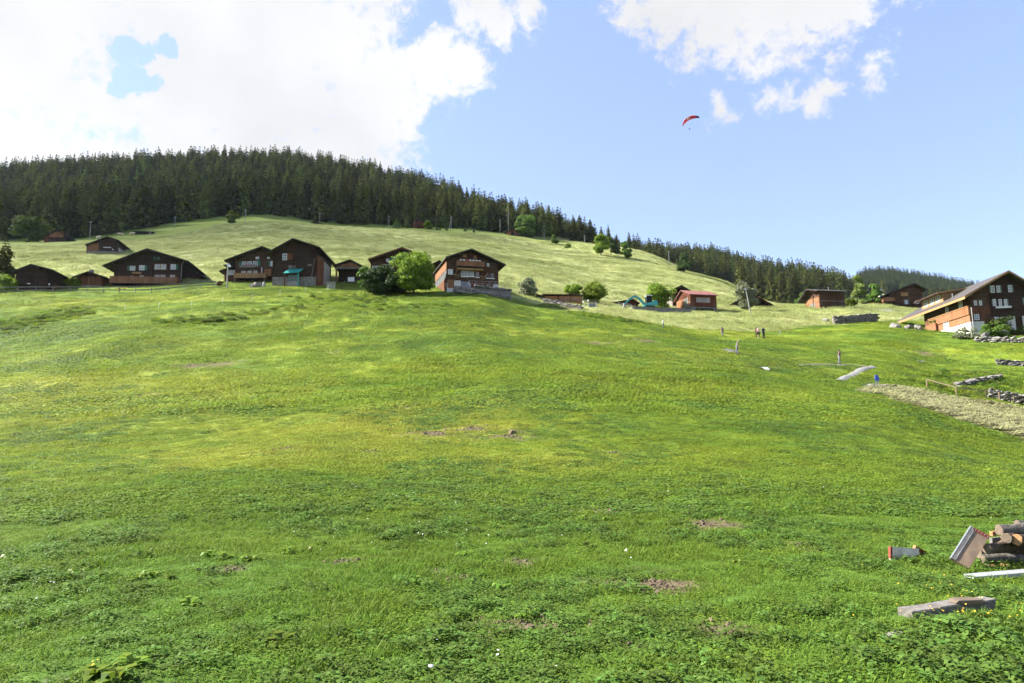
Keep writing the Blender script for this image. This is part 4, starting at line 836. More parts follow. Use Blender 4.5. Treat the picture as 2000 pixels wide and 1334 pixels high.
# --- wide chalet
h = House('wide_chalet', 'wide dark chalet with green shutters and long orange-brown balcony', (287, 556, 130), 9)
h.body(prof(h, (199.5, 517.5), (287, 484.5), (369, 509.5), 1.8), h.loc(222.5, 540)[0], h.loc(353, 540)[0], 10, 'dark_log', 'roof_dark', 1.8, .8); h.foundation(.45, 'concrete')
h.logends((h.xl + .12, h.xr - .12, h.loc(298, 530)[0]), .6, h.zl, 'dark_log')
for a, b, c, d, k in ((254, 519.5, 264, 528.5, 'l'), (272, 518, 282, 528, 'r'), (302, 515.5, 313.5, 527, None), (313.8, 515.5, 325, 527, None), (333.5, 516, 343, 526.5, 'r')):
    h.window(a, b, c, d, shutters=('green_paint', k) if k else None, frame='white_paint' if k else 'tan_board')
for a, b, c, d in ((254, 538.5, 262, 546), (272, 537.5, 281, 546), (302, 536.5, 312, 546), (313, 536.5, 323, 546), (332, 536.5, 342, 546)): h.window(a, b, c, d, frame='tan_board')
h.window(300, 502, 305, 507, pane='pane_dark', frame='green_paint'); h.window(307.5, 502, 312, 507, pane='pane_mid', frame='green_paint')
h.panel('name_board', 258, 531, 276.5, 535, 'tan_board', n1=.08)
u0, z0 = h.loc(213, 552, 'F', -1.8); u1, z1 = h.loc(353, 541.5, 'F', -1.8); u1 -= .6; h.balcony(u0, u1, z0, z1, 1.8, 'orange_board')
for u in (u0 + .3, (u0 + u1) / 2, u1 - .2): MB().box(u - .1, u + .1, -1.7, -1.5, -1.8, z0 - .15).build('balcony_post', MAT['brown_board'], h.o)
MB().tube([(h.xr + 1.0, -1.6, h.zr - .1), (h.xr + .2, -.3, h.zr - .9), (h.xr + .1, -.12, h.zr - 1.2), (h.xr + .1, -.12, 0)], .06, 6).build('downpipe', MAT['metal_pole'], h.o)
m = MB(); zz = h.zr - .2; m.prism([(h.xr + .01, -1), (h.xr + 4.2, -1), (h.xr + 4.2, zz - 2.9), (h.xr + .01, zz - .45)], 1.8, 9.5); m.build('lean_to', MAT['dark_board'], h.o)
m = MB(); m.prism([(h.xr + .02, zz - .4), (h.xr + 5.2, zz - 3.4), (h.xr + 5.2, zz - 3.2), (h.xr + .02, zz - .2)], .6, 10.5); m.build('lean_to_roof', MAT['roof_dark'], h.o)
m = MB(); m.box(h.xr + .6, h.xr + 3, 1.74, 1.796, -.5, 1.5); m.build('dark_opening', MAT['dark_void'], h.o)
# --- chalet with flower boxes
h = House('balcony_chalet', 'brown chalet with flower box and light balcony, half hidden by the big barn', (505, 557, 131), 4)
h.body(prof(h, (437.5, 507.5), (511.5, 480), (588, 511), 1.6), h.loc(459, 545)[0], h.loc(566, 545)[0], 9, 'brown_log', 'roof_dark', 1.6); h.foundation(.7, 'concrete')
for a, b, c, d in ((473, 511, 481, 520), (483.5, 510.5, 492, 520), (494.5, 510, 503, 520)): h.window(a, b, c, d, frame='white_paint', pane='pane_mid')
h.panel('shutter', 503.6, 508, 508, 521, 'green_paint'); h.panel('shutter', 467, 511, 472.5, 521, 'green_paint')
o = h.panel('flower_box', 469, 519.5, 506, 523, 'grey_wood', n1=.4)
u0, zt = h.loc(470, 519); u1 = h.loc(505, 519)[0]
V, _ = leafy(1, .5, 0, 5, 260, .09, 14); V[:, :, 0] = u0 + (V[:, :, 0] + .5) * (u1 - u0); V[:, :, 1] = V[:, :, 1] * .4 - .22; V[:, :, 2] += zt - .35
quads('geraniums', V, MAT['flower'], o)
h.window(499.5, 501.5, 506, 506, frame='curtain', mull=(0, 0)); h.panel('shutter', 524, 510, 527.5, 520, 'green_paint'); h.window(528.5, 510, 532, 520); h.window(522, 502, 526.5, 505.5)
for a, b, c, d in ((471, 529, 481, 535), (483, 528.5, 492.5, 535), (494.5, 528, 503.5, 535)): h.window(a, b, c, d, frame='tan_board')
u0, z0 = h.loc(456, 542.7, 'F', -1.3); u1, z1 = h.loc(519, 533.5, 'F', -1.3); h.balcony(u0, u1, z0, z1, 1.3, 'tan_board')
for u in (u0 + .2, u1 - .2): MB().box(u - .1, u + .1, -1.25, -1.05, -1.8, z0 - .15).build('balcony_post', MAT['orange_board'], h.o)
MB().box(h.xl - 2.4, h.xl - .005, 1.0, 6, -1, 3.1).build('side_wing', MAT['brown_log'], h.o); MB().prism([(h.xl - 3.1, 2.7), (h.xl - .01, 3.9), (h.xl - .01, 4.05), (h.xl - 3.1, 2.85)], -.2, 6.5).build('wing_roof', MAT['roof_dark'], h.o)
h.window(444.5, 527.5, 458.5, 537, pl=1., mull=(1, 0)); MB().box(h.xl - 3.3, h.xl + 3, 6.2, 13, 3.5, 5.4).build('rear_wing', MAT['dark_log'], h.o); MB().prism([(h.xl - 4.2, 5.3), (h.xl + 3, 5.6), (h.xl + 3, 5.8), (h.xl - 4.2, 5.5)], 5.2, 14).build('rear_roof', MAT['roof_dark'], h.o)
h.panel('wood_pile', 519.5, 527.5, 531.5, 541, 'orange_board', n1=.9); h.panel('chimney_pipe', 511, 523, 512.3, 533, 'white_paint', n1=.25)
# --- big barn
h = House('big_barn', 'large dark barn on a pale stone base with teal canopy', (575, 556, 122), 2, 'barn')
h.body(prof(h, (519, 493.5), (571.5, 464.5), (625, 482), 1.4), h.loc(533, 540)[0], h.loc(616.5, 540)[0], 12, 'dark_log', 'roof_dark', 1.4, .8); h.foundation(h.loc(560, 541)[1])
h.logends((h.xl + .12, h.xr - .12, h.loc(573, 520)[0]), 1.6, h.zl, 'dark_log')
h.window(552, 495.5, 560.5, 508, pane='pane_mid'); h.panel('plank_door', 561, 495, 572.5, 507.5, 'brown_board'); h.panel('vent_boards', 563.5, 518.5, 577, 523.5, 'grey_wood'); h.panel('vent_boards', 601, 516, 609, 519, 'grey_wood')
MB().tube([Vector((h.loc(615.5, 505)[0], -.35, h.loc(615.5, 505)[1])), Vector((h.loc(609, 553)[0], -1.5, -1.2))], .05, 6).build('leaning_pole', MAT['grey_wood'], h.o)
u0, zc = h.loc(553, 534, 'F', -2); u1, _ = h.loc(584, 534, 'F', -2); z9 = h.loc(580, 526)[1]
m = MB(); V = [(u0, -2, zc), (u1, -2, zc + .15), (u1 + .3, -.1, z9), (u0 + .4, -.1, z9), (u0, -2, zc + .08), (u1, -2, zc + .23), (u1 + .3, -.1, z9 + .08), (u0 + .4, -.1, z9 + .08)]
m.add(V, [(0, 3, 2, 1), (4, 5, 6, 7), (0, 1, 5, 4), (1, 2, 6, 5), (2, 3, 7, 6), (3, 0, 4, 7)]); cn = m.build('canopy', MAT['teal_sheet'], h.o)
for u in (u0 + .25, u1 - .15): MB().box(u - .09, u + .09, -1.95, -1.78, -2, zc - .01).build('canopy_post', MAT['teal_sheet' if u > u0 + 1 else 'brown_board'], cn)
MB().box(u0 + .5, u1 - .4, -1.2, -.5, -1.4, .35).build('stone_trough', MAT['stone'], h.o); MB().box(u0 + .6, u1 - .5, -1.0, -.98, .4, 1.6).build('wire_screen', MAT['grey_green'], h.o)
z = h.zr - .15; MB().prism([(h.xr + .01, -1.5), (h.xr + 1.35, -1.5), (h.xr + 1.35, z - 1.9), (h.xr + .01, z - .9)], .2, 5.2).build('side_annex', MAT['brown_board'], h.o)
MB().prism([(h.xr + .02, z - .85), (h.xr + 1.75, z - 2.1), (h.xr + 1.75, z - 1.98), (h.xr + .02, z - .73)], -.2, 5.6).build('annex_roof', MAT['roof_dark'], h.o)
MB().box(h.xr + 1.36, h.xr + 1.42, .4, 5.1, -.6, z - 2.2).build('metal_sheet', MAT['metal_pole'], h.o)
# --- carport shed
h = House('carport', 'open dark wooden carport with orange gable boards beside the barn', (681, 549, 126), 2, 'carport')
pf = prof(h, (650.5, 517.5), (683.5, 506), (708.5, 518.5), .7); xl, xr = h.loc(656.5, 530)[0], h.loc(705.5, 530)[0]
h.body(pf, xl, xr, 6, 'dark_board', 'roof_dark', .7, y0=2.2, purlins=False)
(ax, az), (bx, bz), (cx, cz) = pf; m = MB(); m.prism([(ax + .3, az - .2), (cx - .3, cz - .2), (bx, bz - .3)], -.02, .1); m.build('gable_boards', MAT['orange_board'], h.o)
m = MB(); m.prism([(ax, az - .2), (bx, bz - .2), (bx, bz), (ax, az)], -.7, 1.49); m.prism([(bx + .002, bz - .2), (cx, cz - .2), (cx, cz), (bx + .002, bz)], -.7, 1.49); m.build('front_roof', MAT['roof_dark'], h.o)
MB().box(xl - .3, xr + .3, .12, .35, az - .55, az - .22).build('beam', MAT['grey_wood'], h.o)
for x in (xl, xr): MB().box(x - .15, x + .15, .1, .4, -1.5, az - .56).build('post', MAT['orange_board' if x == xl else 'brown_board'], h.o)
h.panel('white_board', 679.5, 541.5, 692, 550, 'white_paint', 'F', -.2)
# --- chalet behind the trees
h = House('tree_chalet', 'brown chalet with green shutter partly hidden behind trees', (772, 560, 128), 3)
h.body(prof(h, (719, 505.5), (785, 482.5), (834, 501.5), 1.4), h.loc(724, 530)[0], h.loc(826, 530)[0], 10, 'brown_log', 'roof_dark', 1.4, verge='brown_board'); h.foundation(.4, 'concrete')
h.window(727, 519.5, 738, 526.5, mull=(1, 0)); h.window(754, 505.5, 760.5, 511.5, mull=(0, 0)); h.panel('shutter', 761.5, 500.5, 769.5, 512, 'green_paint'); h.window(770.5, 501, 779.5, 512.5); h.window(755, 521.5, 768.5, 528, mull=(1, 0)); h.window(785, 501, 793, 512)
u0, z0 = h.loc(746, 518, 'F', -1.); u1, z1 = h.loc(800, 515.5, 'F', -1.); MB().box(u0, u1, -1., -.005, z0, z0 + .22).build('balcony_slab', MAT['grey_wood'], h.o)
u0, z0 = h.loc(721, 535, 'F', -1.2); u1, z1 = h.loc(752, 527, 'F', -1.2); h.balcony(u0, u1, z0, z1, 1.2, 'brown_board', gap=.12)
m = MB(); m.prism([(h.xl - 1.6, 3.4), (h.xl - 1.6, 4.3), (h.xl + 2.2, 6.0), (h.xl + 6, 6.0), (h.xl + 6, 3.4)], 7, 14); m.build('rear_wing', MAT['dark_log'], h.o)
m = MB(); m.prism([(h.xl - 2.2, 4.1), (h.xl + 2.2, 6.1), (h.xl + 7, 6.1), (h.xl + 7, 6.3), (h.xl + 2.2, 6.3), (h.xl - 2.2, 4.3)], 6.2, 15); m.build('rear_roof', MAT['roof_dark'], h.o)
# --- roof behind
h = House('rear_chalet', 'dark chalet roof peeping out behind the balcony chalet and tree', (858, 556, 136), 10, 'house')
h.body(prof(h, (835, 519), (858, 508), (882, 520), .8), h.loc(840, 530)[0], h.loc(876, 530)[0], 7, 'dark_log', 'roof_brown', .8)
# --- chalet with terrace
h = House('terrace_chalet', 'brown chalet with upper balcony, orange side wall and stone terrace', (921, 565, 115), 17)
h.body(prof(h, (871, 501), (921.5, 485), (988, 516), 1.3), h.loc(873, 540)[0], h.loc(973.5, 540)[0], 10.5, 'brown_log', 'roof_dark', 1.3, .6); h.foundation(.9, 'plaster', .05)
D = h.D; zL = h.zl
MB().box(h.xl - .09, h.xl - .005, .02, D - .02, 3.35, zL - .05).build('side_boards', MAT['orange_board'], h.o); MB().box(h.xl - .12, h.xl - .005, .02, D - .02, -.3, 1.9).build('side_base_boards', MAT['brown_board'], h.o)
for k in range(5): h.win(.5 + k * 2.0, 2.2 + k * 2.0, 2.0, 3.25, 'L', h.xl, 'metal_pole', 'pane_mid', (2, 1), .07)
for a, b, c, d in ((904.5, 496.5, 911.5, 503.5), (924.5, 499, 931.5, 505.5)): h.window(a, b, c, d, frame='orange_board', pane='cut_wood', mull=(1, 0))
u0, z0 = h.loc(892, 518.5, 'F', -1.2); u1, z1 = h.loc(946.5, 511.5, 'F', -1.2); bal = h.balcony(u0, u1, z0, z1, 1.2, 'orange_board', bw=.2)
for u in np.linspace(u0 + .6, u1 - 1, 7): MB().box(u, u + .35, -1.1, -.9, z1 + .02, z1 + .25 + .15 * random.random()).build('balcony_pot', MAT['white_paint' if random.random() < .7 else 'flower'], bal)
for u in (u0 + .1, u1 - .1): MB().bar((u, -1.15, z0 - .1), (u - .1, -.05, z0 - 2.4), .12).build('brace', MAT['brown_board'], h.o)
MB().box(u0 + .2, u1 - .1, -.9, -.003, z0 - .55, z0 - .25).build('soffit', MAT['tan_board'], h.o)
h.window(875, 525.5, 884.5, 536.5, mull=(1, 1))
for a in (901, 909.5, 918.5): h.window(a, 528.5, a + 7.2, 540, pane='pane_mid', sill='white_paint')
h.window(929, 530, 936, 541.5, frame='tan_board', pane='pane_mid', sill='white_paint'); h.window(949.5, 532.5, 956.5, 543, pane='pane_dark', sill='white_paint', frame='brown_board'); h.window(958, 533, 965, 543.5, pane='pane_mid', sill='white_paint', frame='brown_board')
h.window(951, 514, 955.5, 520.5); h.panel('plank_wall', 873.5, 546, 886.5, 563, 'orange_board', n1=.09); h.panel('plaster_wall', 887, 547.5, 900, 563, 'plaster', n1=.08); h.window(900.5, 549.5, 910, 563, frame='grey_green', pane='pane_mid', pl=-.05, mull=(1, 1)); h.panel('glass_door', 910.5, 550.5, 918.5, 563.5, 'pane_mid', n1=.09); h.panel('plank_wall', 919.5, 550, 951, 566, 'brown_board', n1=.09); h.panel('door', 953, 552, 963, 566, 'red_board', n1=.1); h.panel('plaster_wall', 964, 555, 973, 567, 'plaster', n1=.08)
for k, (a, b) in enumerate(((893, 540), (943, 543))):   # lawn chairs on the wall ledge
    u, z = h.loc(a, b, 'F', -.8); m = MB(); m.bar((u - .5, -.8, z + .3), (u + .4, -.8, z + .1), .5, .06); m.bar((u + .4, -.8, z + .1), (u + .8, -.8, z + .9), .5, .06); m.bar((u - .4, -.8, z - .4), (u + .5, -.8, z + .5), .06); m.bar((u + .3, -.8, z - .4), (u - .3, -.8, z + .5), .06); m.build('wall_ornament', MAT['cut_wood' if k else 'rope_wood'], h.o)
# terrace of stones with railing
ter = empty('stone_terrace', h.p, h.yaw, 'dark dry-stone terrace with metal railing before the terrace chalet', 'terrace')
xa, xb = h.loc(888, 566, 'F', -2.2)[0], h.loc(996, 570, 'F', -2.2)[0]
ROCK = []
for k in range(6):
    bm = bmesh.new(); bmesh.ops.create_icosphere(bm, subdivisions=2, radius=.5); r_ = np.random.default_rng(500 + k); off = r_.uniform(0, 50, 3)
    for v in bm.verts:
        q = np.sign(v.co) * np.abs(np.array(v.co) * 2) ** .55 / 2; f = 1 + .75 * (vnoise(np.array([q[0] * 3 + off[0]]), np.array([q[1] * 3 + q[2] * 2.3 + off[1]]), k)[0]); v.co = Vector(q * f)
    me_ = bpy.data.meshes.new('stone'); bm.to_mesh(me_); bm.free(); me_.materials.append(MAT['stone']); ROCK.append(me_)
def stones(parent, a, b, z0, hgt, depth, sw=.6, sh=.3, name='stone', jit=.12, world=False):
    """dry-stone courses between two local points, z0 a function of the fraction along"""
    a = Vector(a); b = Vector(b); L = (b - a).length; d = (b - a) / L; n = Vector((-d.y, d.x, 0)); ang = math.atan2(d.y, d.x); zz = 0; row = 0
    while zz < hgt - .04:
        hh_ = min(sh * random.uniform(.75, 1.2), max(hgt - zz, .12)); t = random.uniform(-.3, 0) * sw
        while t < L:
            w_ = sw * random.uniform(.45, 1.6); c = a + d * (t + w_ / 2) + n * random.uniform(-.06, .06)
            inst(name, ROCK[random.randrange(6)], parent, (c.x, c.y, z0((t + w_ / 2) / L) + zz + hh_ / 2), (random.gauss(0, jit), random.gauss(0, jit), ang + random.gauss(0, .1)), (w_ * 1.08, depth * random.uniform(.8, 1.15), hh_ * 1.15)); t += w_
        zz += hh_; row += 1
def gl(px_, y_): q = h.M @ Vector((px_, y_, 0)); return G(q.x, q.y) - h.p.z
stones(ter, (xa, -2.6, 0), (xb, -2.2, 0), lambda t: -1.1 - 1.4 * t, 1.05 + .0, .6, .7, .35)
stones(ter, (xa + (xb - xa) * .35, -2.55, 0), (xb, -2.2, 0), lambda t: -.1 - .4 * t, .35, .6, .7, .3)
MB().box(xa + .2, xb + .1, -2.25, -.07, -1.6, -.12).build('terrace_floor', MAT['concrete'], ter)
m = MB(); MB().box(xa, xa, 0, 0, 0, 0)
for k in range(7): u = xa + 2.5 + (xb - xa - 2.7) * k / 6; MB().tube([(u, -2.2, -.3), (u, -2.2, 1.0)], .035, 6).build('railing_post', MAT['metal_pole'], ter)
for zz in (.55, .98): MB().tube([(xa + 2.5, -2.2, zz), (xb - .2, -2.2, zz), (xb - .1, 1.5, zz)], .03, 6).build('rail', MAT['metal_pole'], ter)

# --- upper huts
h = House('meadow_barn', 'dark barn with orange plank corner on the left meadow', (207, 493, 168), 12, 'barn')
h.body(prof(h, (166, 477), (209.5, 461), (232, 468.5), .9), h.loc(169.5, 485)[0], h.loc(228, 485)[0], 9, 'dark_log', 'roof_dark', .9); h.foundation(.35, 'rubble')
h.panel('orange_boards', 169.8, 474.5, 192, 491, 'orange_board', n1=.06); h.panel('white_strip', 202, 482.3, 217, 484.3, 'white_paint'); h.panel('lamp', 219.5, 486.5, 221.5, 488.5, 'satellite_white', n1=.2)
MB().box(h.xr + .01, h.xr + .08, 1, 5, -.2, 1.7).build('pale_door', MAT['metal_pole'], h.o)
h = House('wood_edge_barn', 'red-brown plank barn beside the round tree below the wood', (114, 472, 212), 8, 'barn')
h.body(prof(h, (93, 455), (110, 448), (139, 464), .9), h.loc(96, 465)[0], h.loc(131, 465)[0], 8, 'dark_board', 'roof_dark', .9); h.panel('gable_boards', 97, 452, 124, 463.5, 'orange_board', n1=.06); h.panel('white_sill', 96, 471.3, 124, 472.6, 'concrete', n1=.2)
MB().prism([(h.xl - 1.6, -.8), (h.xl - .01, -.8), (h.xl - .01, 2.3), (h.xl - 1.6, 1.6)], .3, 6).build('side_shed', MAT['red_board'], h.o); MB().prism([(h.xl - 2, 1.55), (h.xl - .01, 2.4), (h.xl - .01, 2.55), (h.xl - 2, 1.7)], 0, 6.4).build('side_roof', MAT['roof_dark'], h.o)
h = House('low_shed', 'low dark flat-roofed shed at the foot of the wood', (280, 459, 252), 5, 'shed')
h.body([(-3.6, 1.35), (-3.2, 1.55), (3.7, 1.2)], -3.3, 3.3, 4, 'dark_board', 'roof_dark', .4, purlins=False); h.panel('plank_side', 291, 454, 296, 458.5, 'grey_wood', n1=.1); MB().box(-2.6, -.6, -.05, -.003, .1, 1.1).build('opening', MAT['dark_void'], h.o)
h = House('turf_hut', 'very dark low hut half sunk in the upper meadow', (617, 440, 296), 6, 'hut')
h.body(prof(h, (601, 437.8), (616, 431), (637, 441), .5), h.loc(602.5, 438)[0], h.loc(632, 438)[0], 6, 'dark_board', 'roof_dark', .5, purlins=False); h.panel('door', 611, 436, 615, 440, 'dark_void')
h = House('red_hut', 'small red-brown hut between young spruces below the wood', (815, 446, 306), 28, 'hut')
h.body(prof(h, (799, 433.5), (816, 428.5), (833, 434), .5), h.loc(808, 440)[0], h.loc(829, 440)[0], 6, 'red_board', 'roof_dark', .5); MB().box(h.xl - .06, h.xl - .005, .1, 5.9, -.5, h.zl - .05).build('side_boards', MAT['orange_board'], h.o); h.panel('white_panel', 805, 434.5, 808, 437, 'white_paint', 'L', h.xl); h.panel('door', 816, 438, 820, 446, 'dark_board')
h = House('edge_hut', 'small brown hut leaning beside the round tree at the wood edge', (1001, 461, 320), 12, 'hut')
h.body(prof(h, (986.5, 452.5), (1001, 447), (1016, 452), .5), h.loc(989, 455)[0], h.loc(1014, 455)[0], 5, 'brown_board', 'roof_brown', .5, purlins=False); h.panel('door', 999, 454, 1004, 460, 'dark_void'); h.panel('orange_boards', 989.5, 453.5, 997, 460, 'orange_board')

# --- firewood shed
h = House('firewood_shed', 'long low shed stacked with orange firewood under a flat roof', (1092, 593, 128), 3, 'shed')
k = 128 / FPX; u = lambda px, py=590: h.loc(px, py)[0]; zt = h.loc(1100, 577)[1]
MB().box(u(1062), u(1137), .9, 1.1, -1, zt).build('back_wall', MAT['dark_board'], h.o)
MB().prism([(u(1060), zt + .12), (u(1138), zt - .1), (u(1138), zt + .02), (u(1060), zt + .24)], -.5, 1.5).build('roof', MAT['roof_brown'], h.o)
for a in (1063, 1091.5, 1114, 1136.5): MB().box(u(a) - .07, u(a) + .07, -.3, -.16, -1, zt).build('post', MAT['brown_board'], h.o)
for a, b in ((1063.5, 1091), (1092, 1136)):
    z = -.1
    while z < zt - .15:
        m = MB(); x = u(a) + .1
        while x < u(b) - .1:
            r_ = random.uniform(.055, .10); q = random.uniform(-.05, .05); m.tube([(x, -.12 + q, z + random.uniform(-.02, .02)), (x, .7, z)], r_, 6); x += r_ * 2.05
        m.build('firewood_row', MAT['firewood'], h.o); z += .165
m = MB(); m.box(u(1092), u(1136), -1.1, -1.0, .32, .44); m.box(u(1092), u(1136), -1.1, -1.0, .75, .87); m.build('rail_boards', MAT['grey_wood'], h.o)
for a in (1092.5, 1107, 1121, 1135.5): MB().box(u(a) - .05, u(a) + .05, -1.0, -.9, -1, .95).build('rail_post', MAT['grey_wood'], h.o)
MB().prism([(u(1043.5), .9), (u(1048), 1.75), (u(1063), 1.45), (u(1063), 1.3), (u(1048.5), 1.55), (u(1044.5), .8)], -.6, 1.4).build('porch_roof', MAT['roof_rust'], h.o)
MB().box(u(1048), u(1060), .6, .7, -.6, 1.45).build('porch_wall', MAT['tan_board'], h.o); MB().box(u(1046), u(1048), -.4, 1, -.8, 1.3).build('porch_side', MAT['orange_board'], h.o)
# --- long dark roof
h = House('byre', 'long low rust-brown roof of a byre behind the right meadow edge', (1215, 601, 150), 6, 'byre')
h.body(prof(h, (1179, 593), (1237, 583.5), (1250, 591), .8), h.loc(1184, 595)[0], h.loc(1246, 595)[0], 8, 'roof_rust', 'roof_rust', .8, purlins=False); h.foundation(.2, 'concrete')
h.panel('plank_front', 1188, 590, 1240, 600, 'red_board', n1=.06)
# --- hidden gable
h = House('rear_barn', 'dark gabled barn rising behind the red-roofed hut', (1330, 600, 152), 4, 'barn')
h.body(prof(h, (1308, 567.5), (1331, 556.5), (1349, 567), 1.), h.loc(1314, 580)[0], h.loc(1343, 580)[0], 7, 'dark_board', 'roof_dark', 1.); MB().box(h.xl - .06, h.xl - .004, .3, 5, -1, 3).build('side_boards', MAT['grey_wood'], h.o); h.panel('hatch', 1325, 563, 1329, 568, 'dark_void')
# --- red-roofed hut on pillars
h = House('red_roof_hut', 'red-brown plank hut with pink-red roof standing on concrete pillars', (1335.5, 604, 143), -75, 'hut')
W_ = 5.9; rz = 4.15
h.body([(-W_ / 2 - .5, 2.3), (-.2, rz), (W_ / 2 + .45, 2.62)], -W_ / 2, W_ / 2, 6.1, 'red_board', 'roof_red', .45, .35, .12, base=.0, purlins=False)
MB().box(-W_ / 2 + .03, W_ / 2 - .03, -.05, -.003, .05, 2.15).build('gable_boards', MAT['orange_board'], h.o)
MB().box(.3, 2.2, -.1, -.055, .1, 2.1).build('pale_door', MAT['grey_wood'], h.o)
h.win(1.3, 4.6, .95, 2.05, 'R', W_ / 2, 'tan_board', 'pane_mid', (2, 1), .08)
for k in (1, 2): MB().box(W_ / 2 + .06, W_ / 2 + .075, 1.3 + 1.1 * k - .06, 1.3 + 1.1 * k + .06, .95, 2.05).build('window_post', MAT['tan_board'], h.o)
for y in (.05, 5.2): MB().box(W_ / 2 - .9, W_ / 2 + .05, y, y + (1.1 if y < 1 else .85), -1.9, -.005).build('pillar', MAT['concrete'], h.o)
MB().box(-W_ / 2, W_ / 2 + .06, -.06, 6.15, -.18, -.004).build('floor_slab', MAT['concrete'], h.o); MB().box(-W_ / 2, W_ / 2 - 1.6, .2, 6, -1.8, -.19).build('cellar', MAT['dark_void'], h.o)
# --- big half-hidden roof
h = House('sunken_house', 'dark red-brown gable roof rising above the grass behind the silvery tree', (1468, 616, 158), -2, 'house')
h.body(prof(h, (1404, 608), (1466, 571), (1531, 606), 1.2), h.loc(1418, 606)[0], h.loc(1517, 606)[0], 10, 'dark_board', 'roof_rust', 1.2)
u0, z0 = h.loc(1415, 606, 'F', -1.4); MB().box(h.loc(1415, 606)[0], h.loc(1520, 606)[0], -1.3, -1.2, z0 - .1, z0 + .1).build('rail', MAT['grey_wood'], h.o); h.window(1455, 588, 1463, 596, pane='pane_dark')
# --- log barn right
h = House('hay_barn', 'weathered log barn with sunlit orange gable and pale roof edge', (1588, 603, 154), -78, 'barn')
W_ = 5.3; h.body([(-W_ / 2 - 1.3, 2.1), (-.3, 4.6), (W_ / 2 + .9, 3.55)], -W_ / 2, W_ / 2, 6.4, 'brown_log', 'roof_grey', 1.3, .6, .14)
MB().box(-W_ / 2 + .02, W_ / 2 - .02, -.05, -.003, -.2, 2.3).build('gable_logs', MAT['orange_log'], h.o); MB().box(-.9, 1.0, -.1, -.053, -.2, 1.2).build('pale_door', MAT['grey_wood'], h.o)
h.logends((W_ / 2 - .1, .4), .1, 3.1, 'brown_log'); MB().box(W_ / 2 + .0, W_ / 2 + .12, 0.05, 6.3, 1.25, 1.4).build('tie_beam', MAT['grey_wood'], h.o)
for y in (2.0, 4.4): MB().box(W_ / 2, W_ / 2 + .14, y, y + .2, -.2, 3.1).build('post', MAT['brown_log'], h.o)
MB().tube([(0.5, 4, 3.9), (.5, 4, 5.1)], .06, 6).build('vent_pipe', MAT['metal_pole'], h.o)
# --- chimney house
h = House('chimney_house', 'dark chalet with grey roof and chimney behind the green tree', (1768, 600, 168), -6)
h.body(prof(h, (1718, 579), (1786, 552), (1812, 564.5), 1.4), h.loc(1734, 590)[0], h.loc(1803, 590)[0], 11, 'brown_log', 'roof_grey', 1.4, t=.16); h.foundation(.3, 'concrete')
h.window(1759, 571.5, 1773.5, 578, frame='tan_board', pane='cut_wood', mull=(3, 0)); h.window(1767, 586, 1773, 594.5, shutters=('grey_green', 'lr')); h.window(1787, 587.5, 1795, 594)
u0, z0 = h.loc(1725, 589, 'F', -1.4); u1, z1 = h.loc(1748, 580.5, 'F', -1.4); h.balcony(u0, u1, z0, z1, 1.4, 'orange_board'); MB().box(u0 + .1, u0 + .3, -1.3, -1.1, -1, z0 - .15).build('balcony_post', MAT['orange_board'], h.o)
x, z = h.loc(1734, 567); MB().box(x - .35, x + .35, 4, 4.7, z - 2.6, z + .5).build('chimney', MAT['plaster'], h.roof); MB().prism([(x - .5, z + .75), (x, z + 1.15), (x + .5, z + .75), (x, z + .95)], 3.9, 4.8).build('chimney_cap', MAT['metal_grey'], h.roof)
MB().prism([(h.xl - 6.5, 1.1), (h.xl - .01, 3.4), (h.xl - .01, 3.55), (h.xl - 6.5, 1.25)], .2, 7).build('wing_roof', MAT['roof_grey'], h.o); MB().prism([(h.xl - 5.4, -1), (h.xl - .01, -1), (h.xl - .01, 3.1), (h.xl - 5.4, 1.3)], .8, 6.5).build('wing_wall', MAT['orange_board'], h.o)
MB().box(h.loc(1750, 595)[0], h.xr + 1, -1.6, -.07, -1.6, .5).build('terrace_wall', MAT['dark_log'], h.o)

# --- large chalet at the right edge
h = House('large_chalet', 'large chalet with long sunlit side wall, grey roof and pale rafters at the right edge', (1970, 640, 105), -8); K = h
oh = 1.5; xl = h.loc(1893, 600)[0]; pf = prof(h, (1884, 577.5), (1970, 528), (2056, 577), oh); xr = -xl + 2 * pf[1][0]
h.body(pf, xl, xr, 15.5, 'brown_log', 'roof_grey', oh, 9.5, .2, verge='tan_board')
(ax, az), (bx, bz), (cx, cz) = pf; sl_ = (bz - az) / (bx - ax); zc = lambda x, d=0: bz - sl_ * (bx - x) - d
MB().prism([(ax + .05, az - .30), (bx - .1, bz - .30 - sl_ * .1), (bx - .1, bz - .225 - sl_ * .1), (ax + .05, az - .225)], -oh + .1, -.01).build('soffit', MAT['tan_board'], h.o)
for k in range(17):   # rafter tails along the lit eave
    y = -1.2 + k * 1.55; MB().prism([(ax + .1, zc(ax + .1, .45)), (xl + (.0 if y < 15 else 1.5), zc(xl + (.0 if y < 15 else 1.5), .45)), (xl + (.0 if y < 15 else 1.5), zc(xl + (.0 if y < 15 else 1.5), .24)), (ax + .1, zc(ax + .1, .24))], y - .08, y + .08).build('rafter', MAT['tan_board'], h.roof)
MB().prism([(ax - .02, zc(ax, .50)), (ax + .04, zc(ax, .50)), (ax + .04, zc(ax, .1)), (ax - .02, zc(ax, .1))], -oh - .05, 25).build('fascia', MAT['tan_board'], h.roof)
b0 = -1.4
MB().box(xl - .08, xl + 1.9, -.08, 10.5, -2.4, 1.15).build('plaster_base', MAT['plaster'], h.o)
MB().box(xl + 3.4, xl + 6.35, -.07, -.004, -.4, 1.75).build('plaster_wall', MAT['plaster'], h.o); MB().box(xl + 7.4, xr, -.07, -.004, -.4, 1.75).build('plaster_wall', MAT['plaster'], h.o)
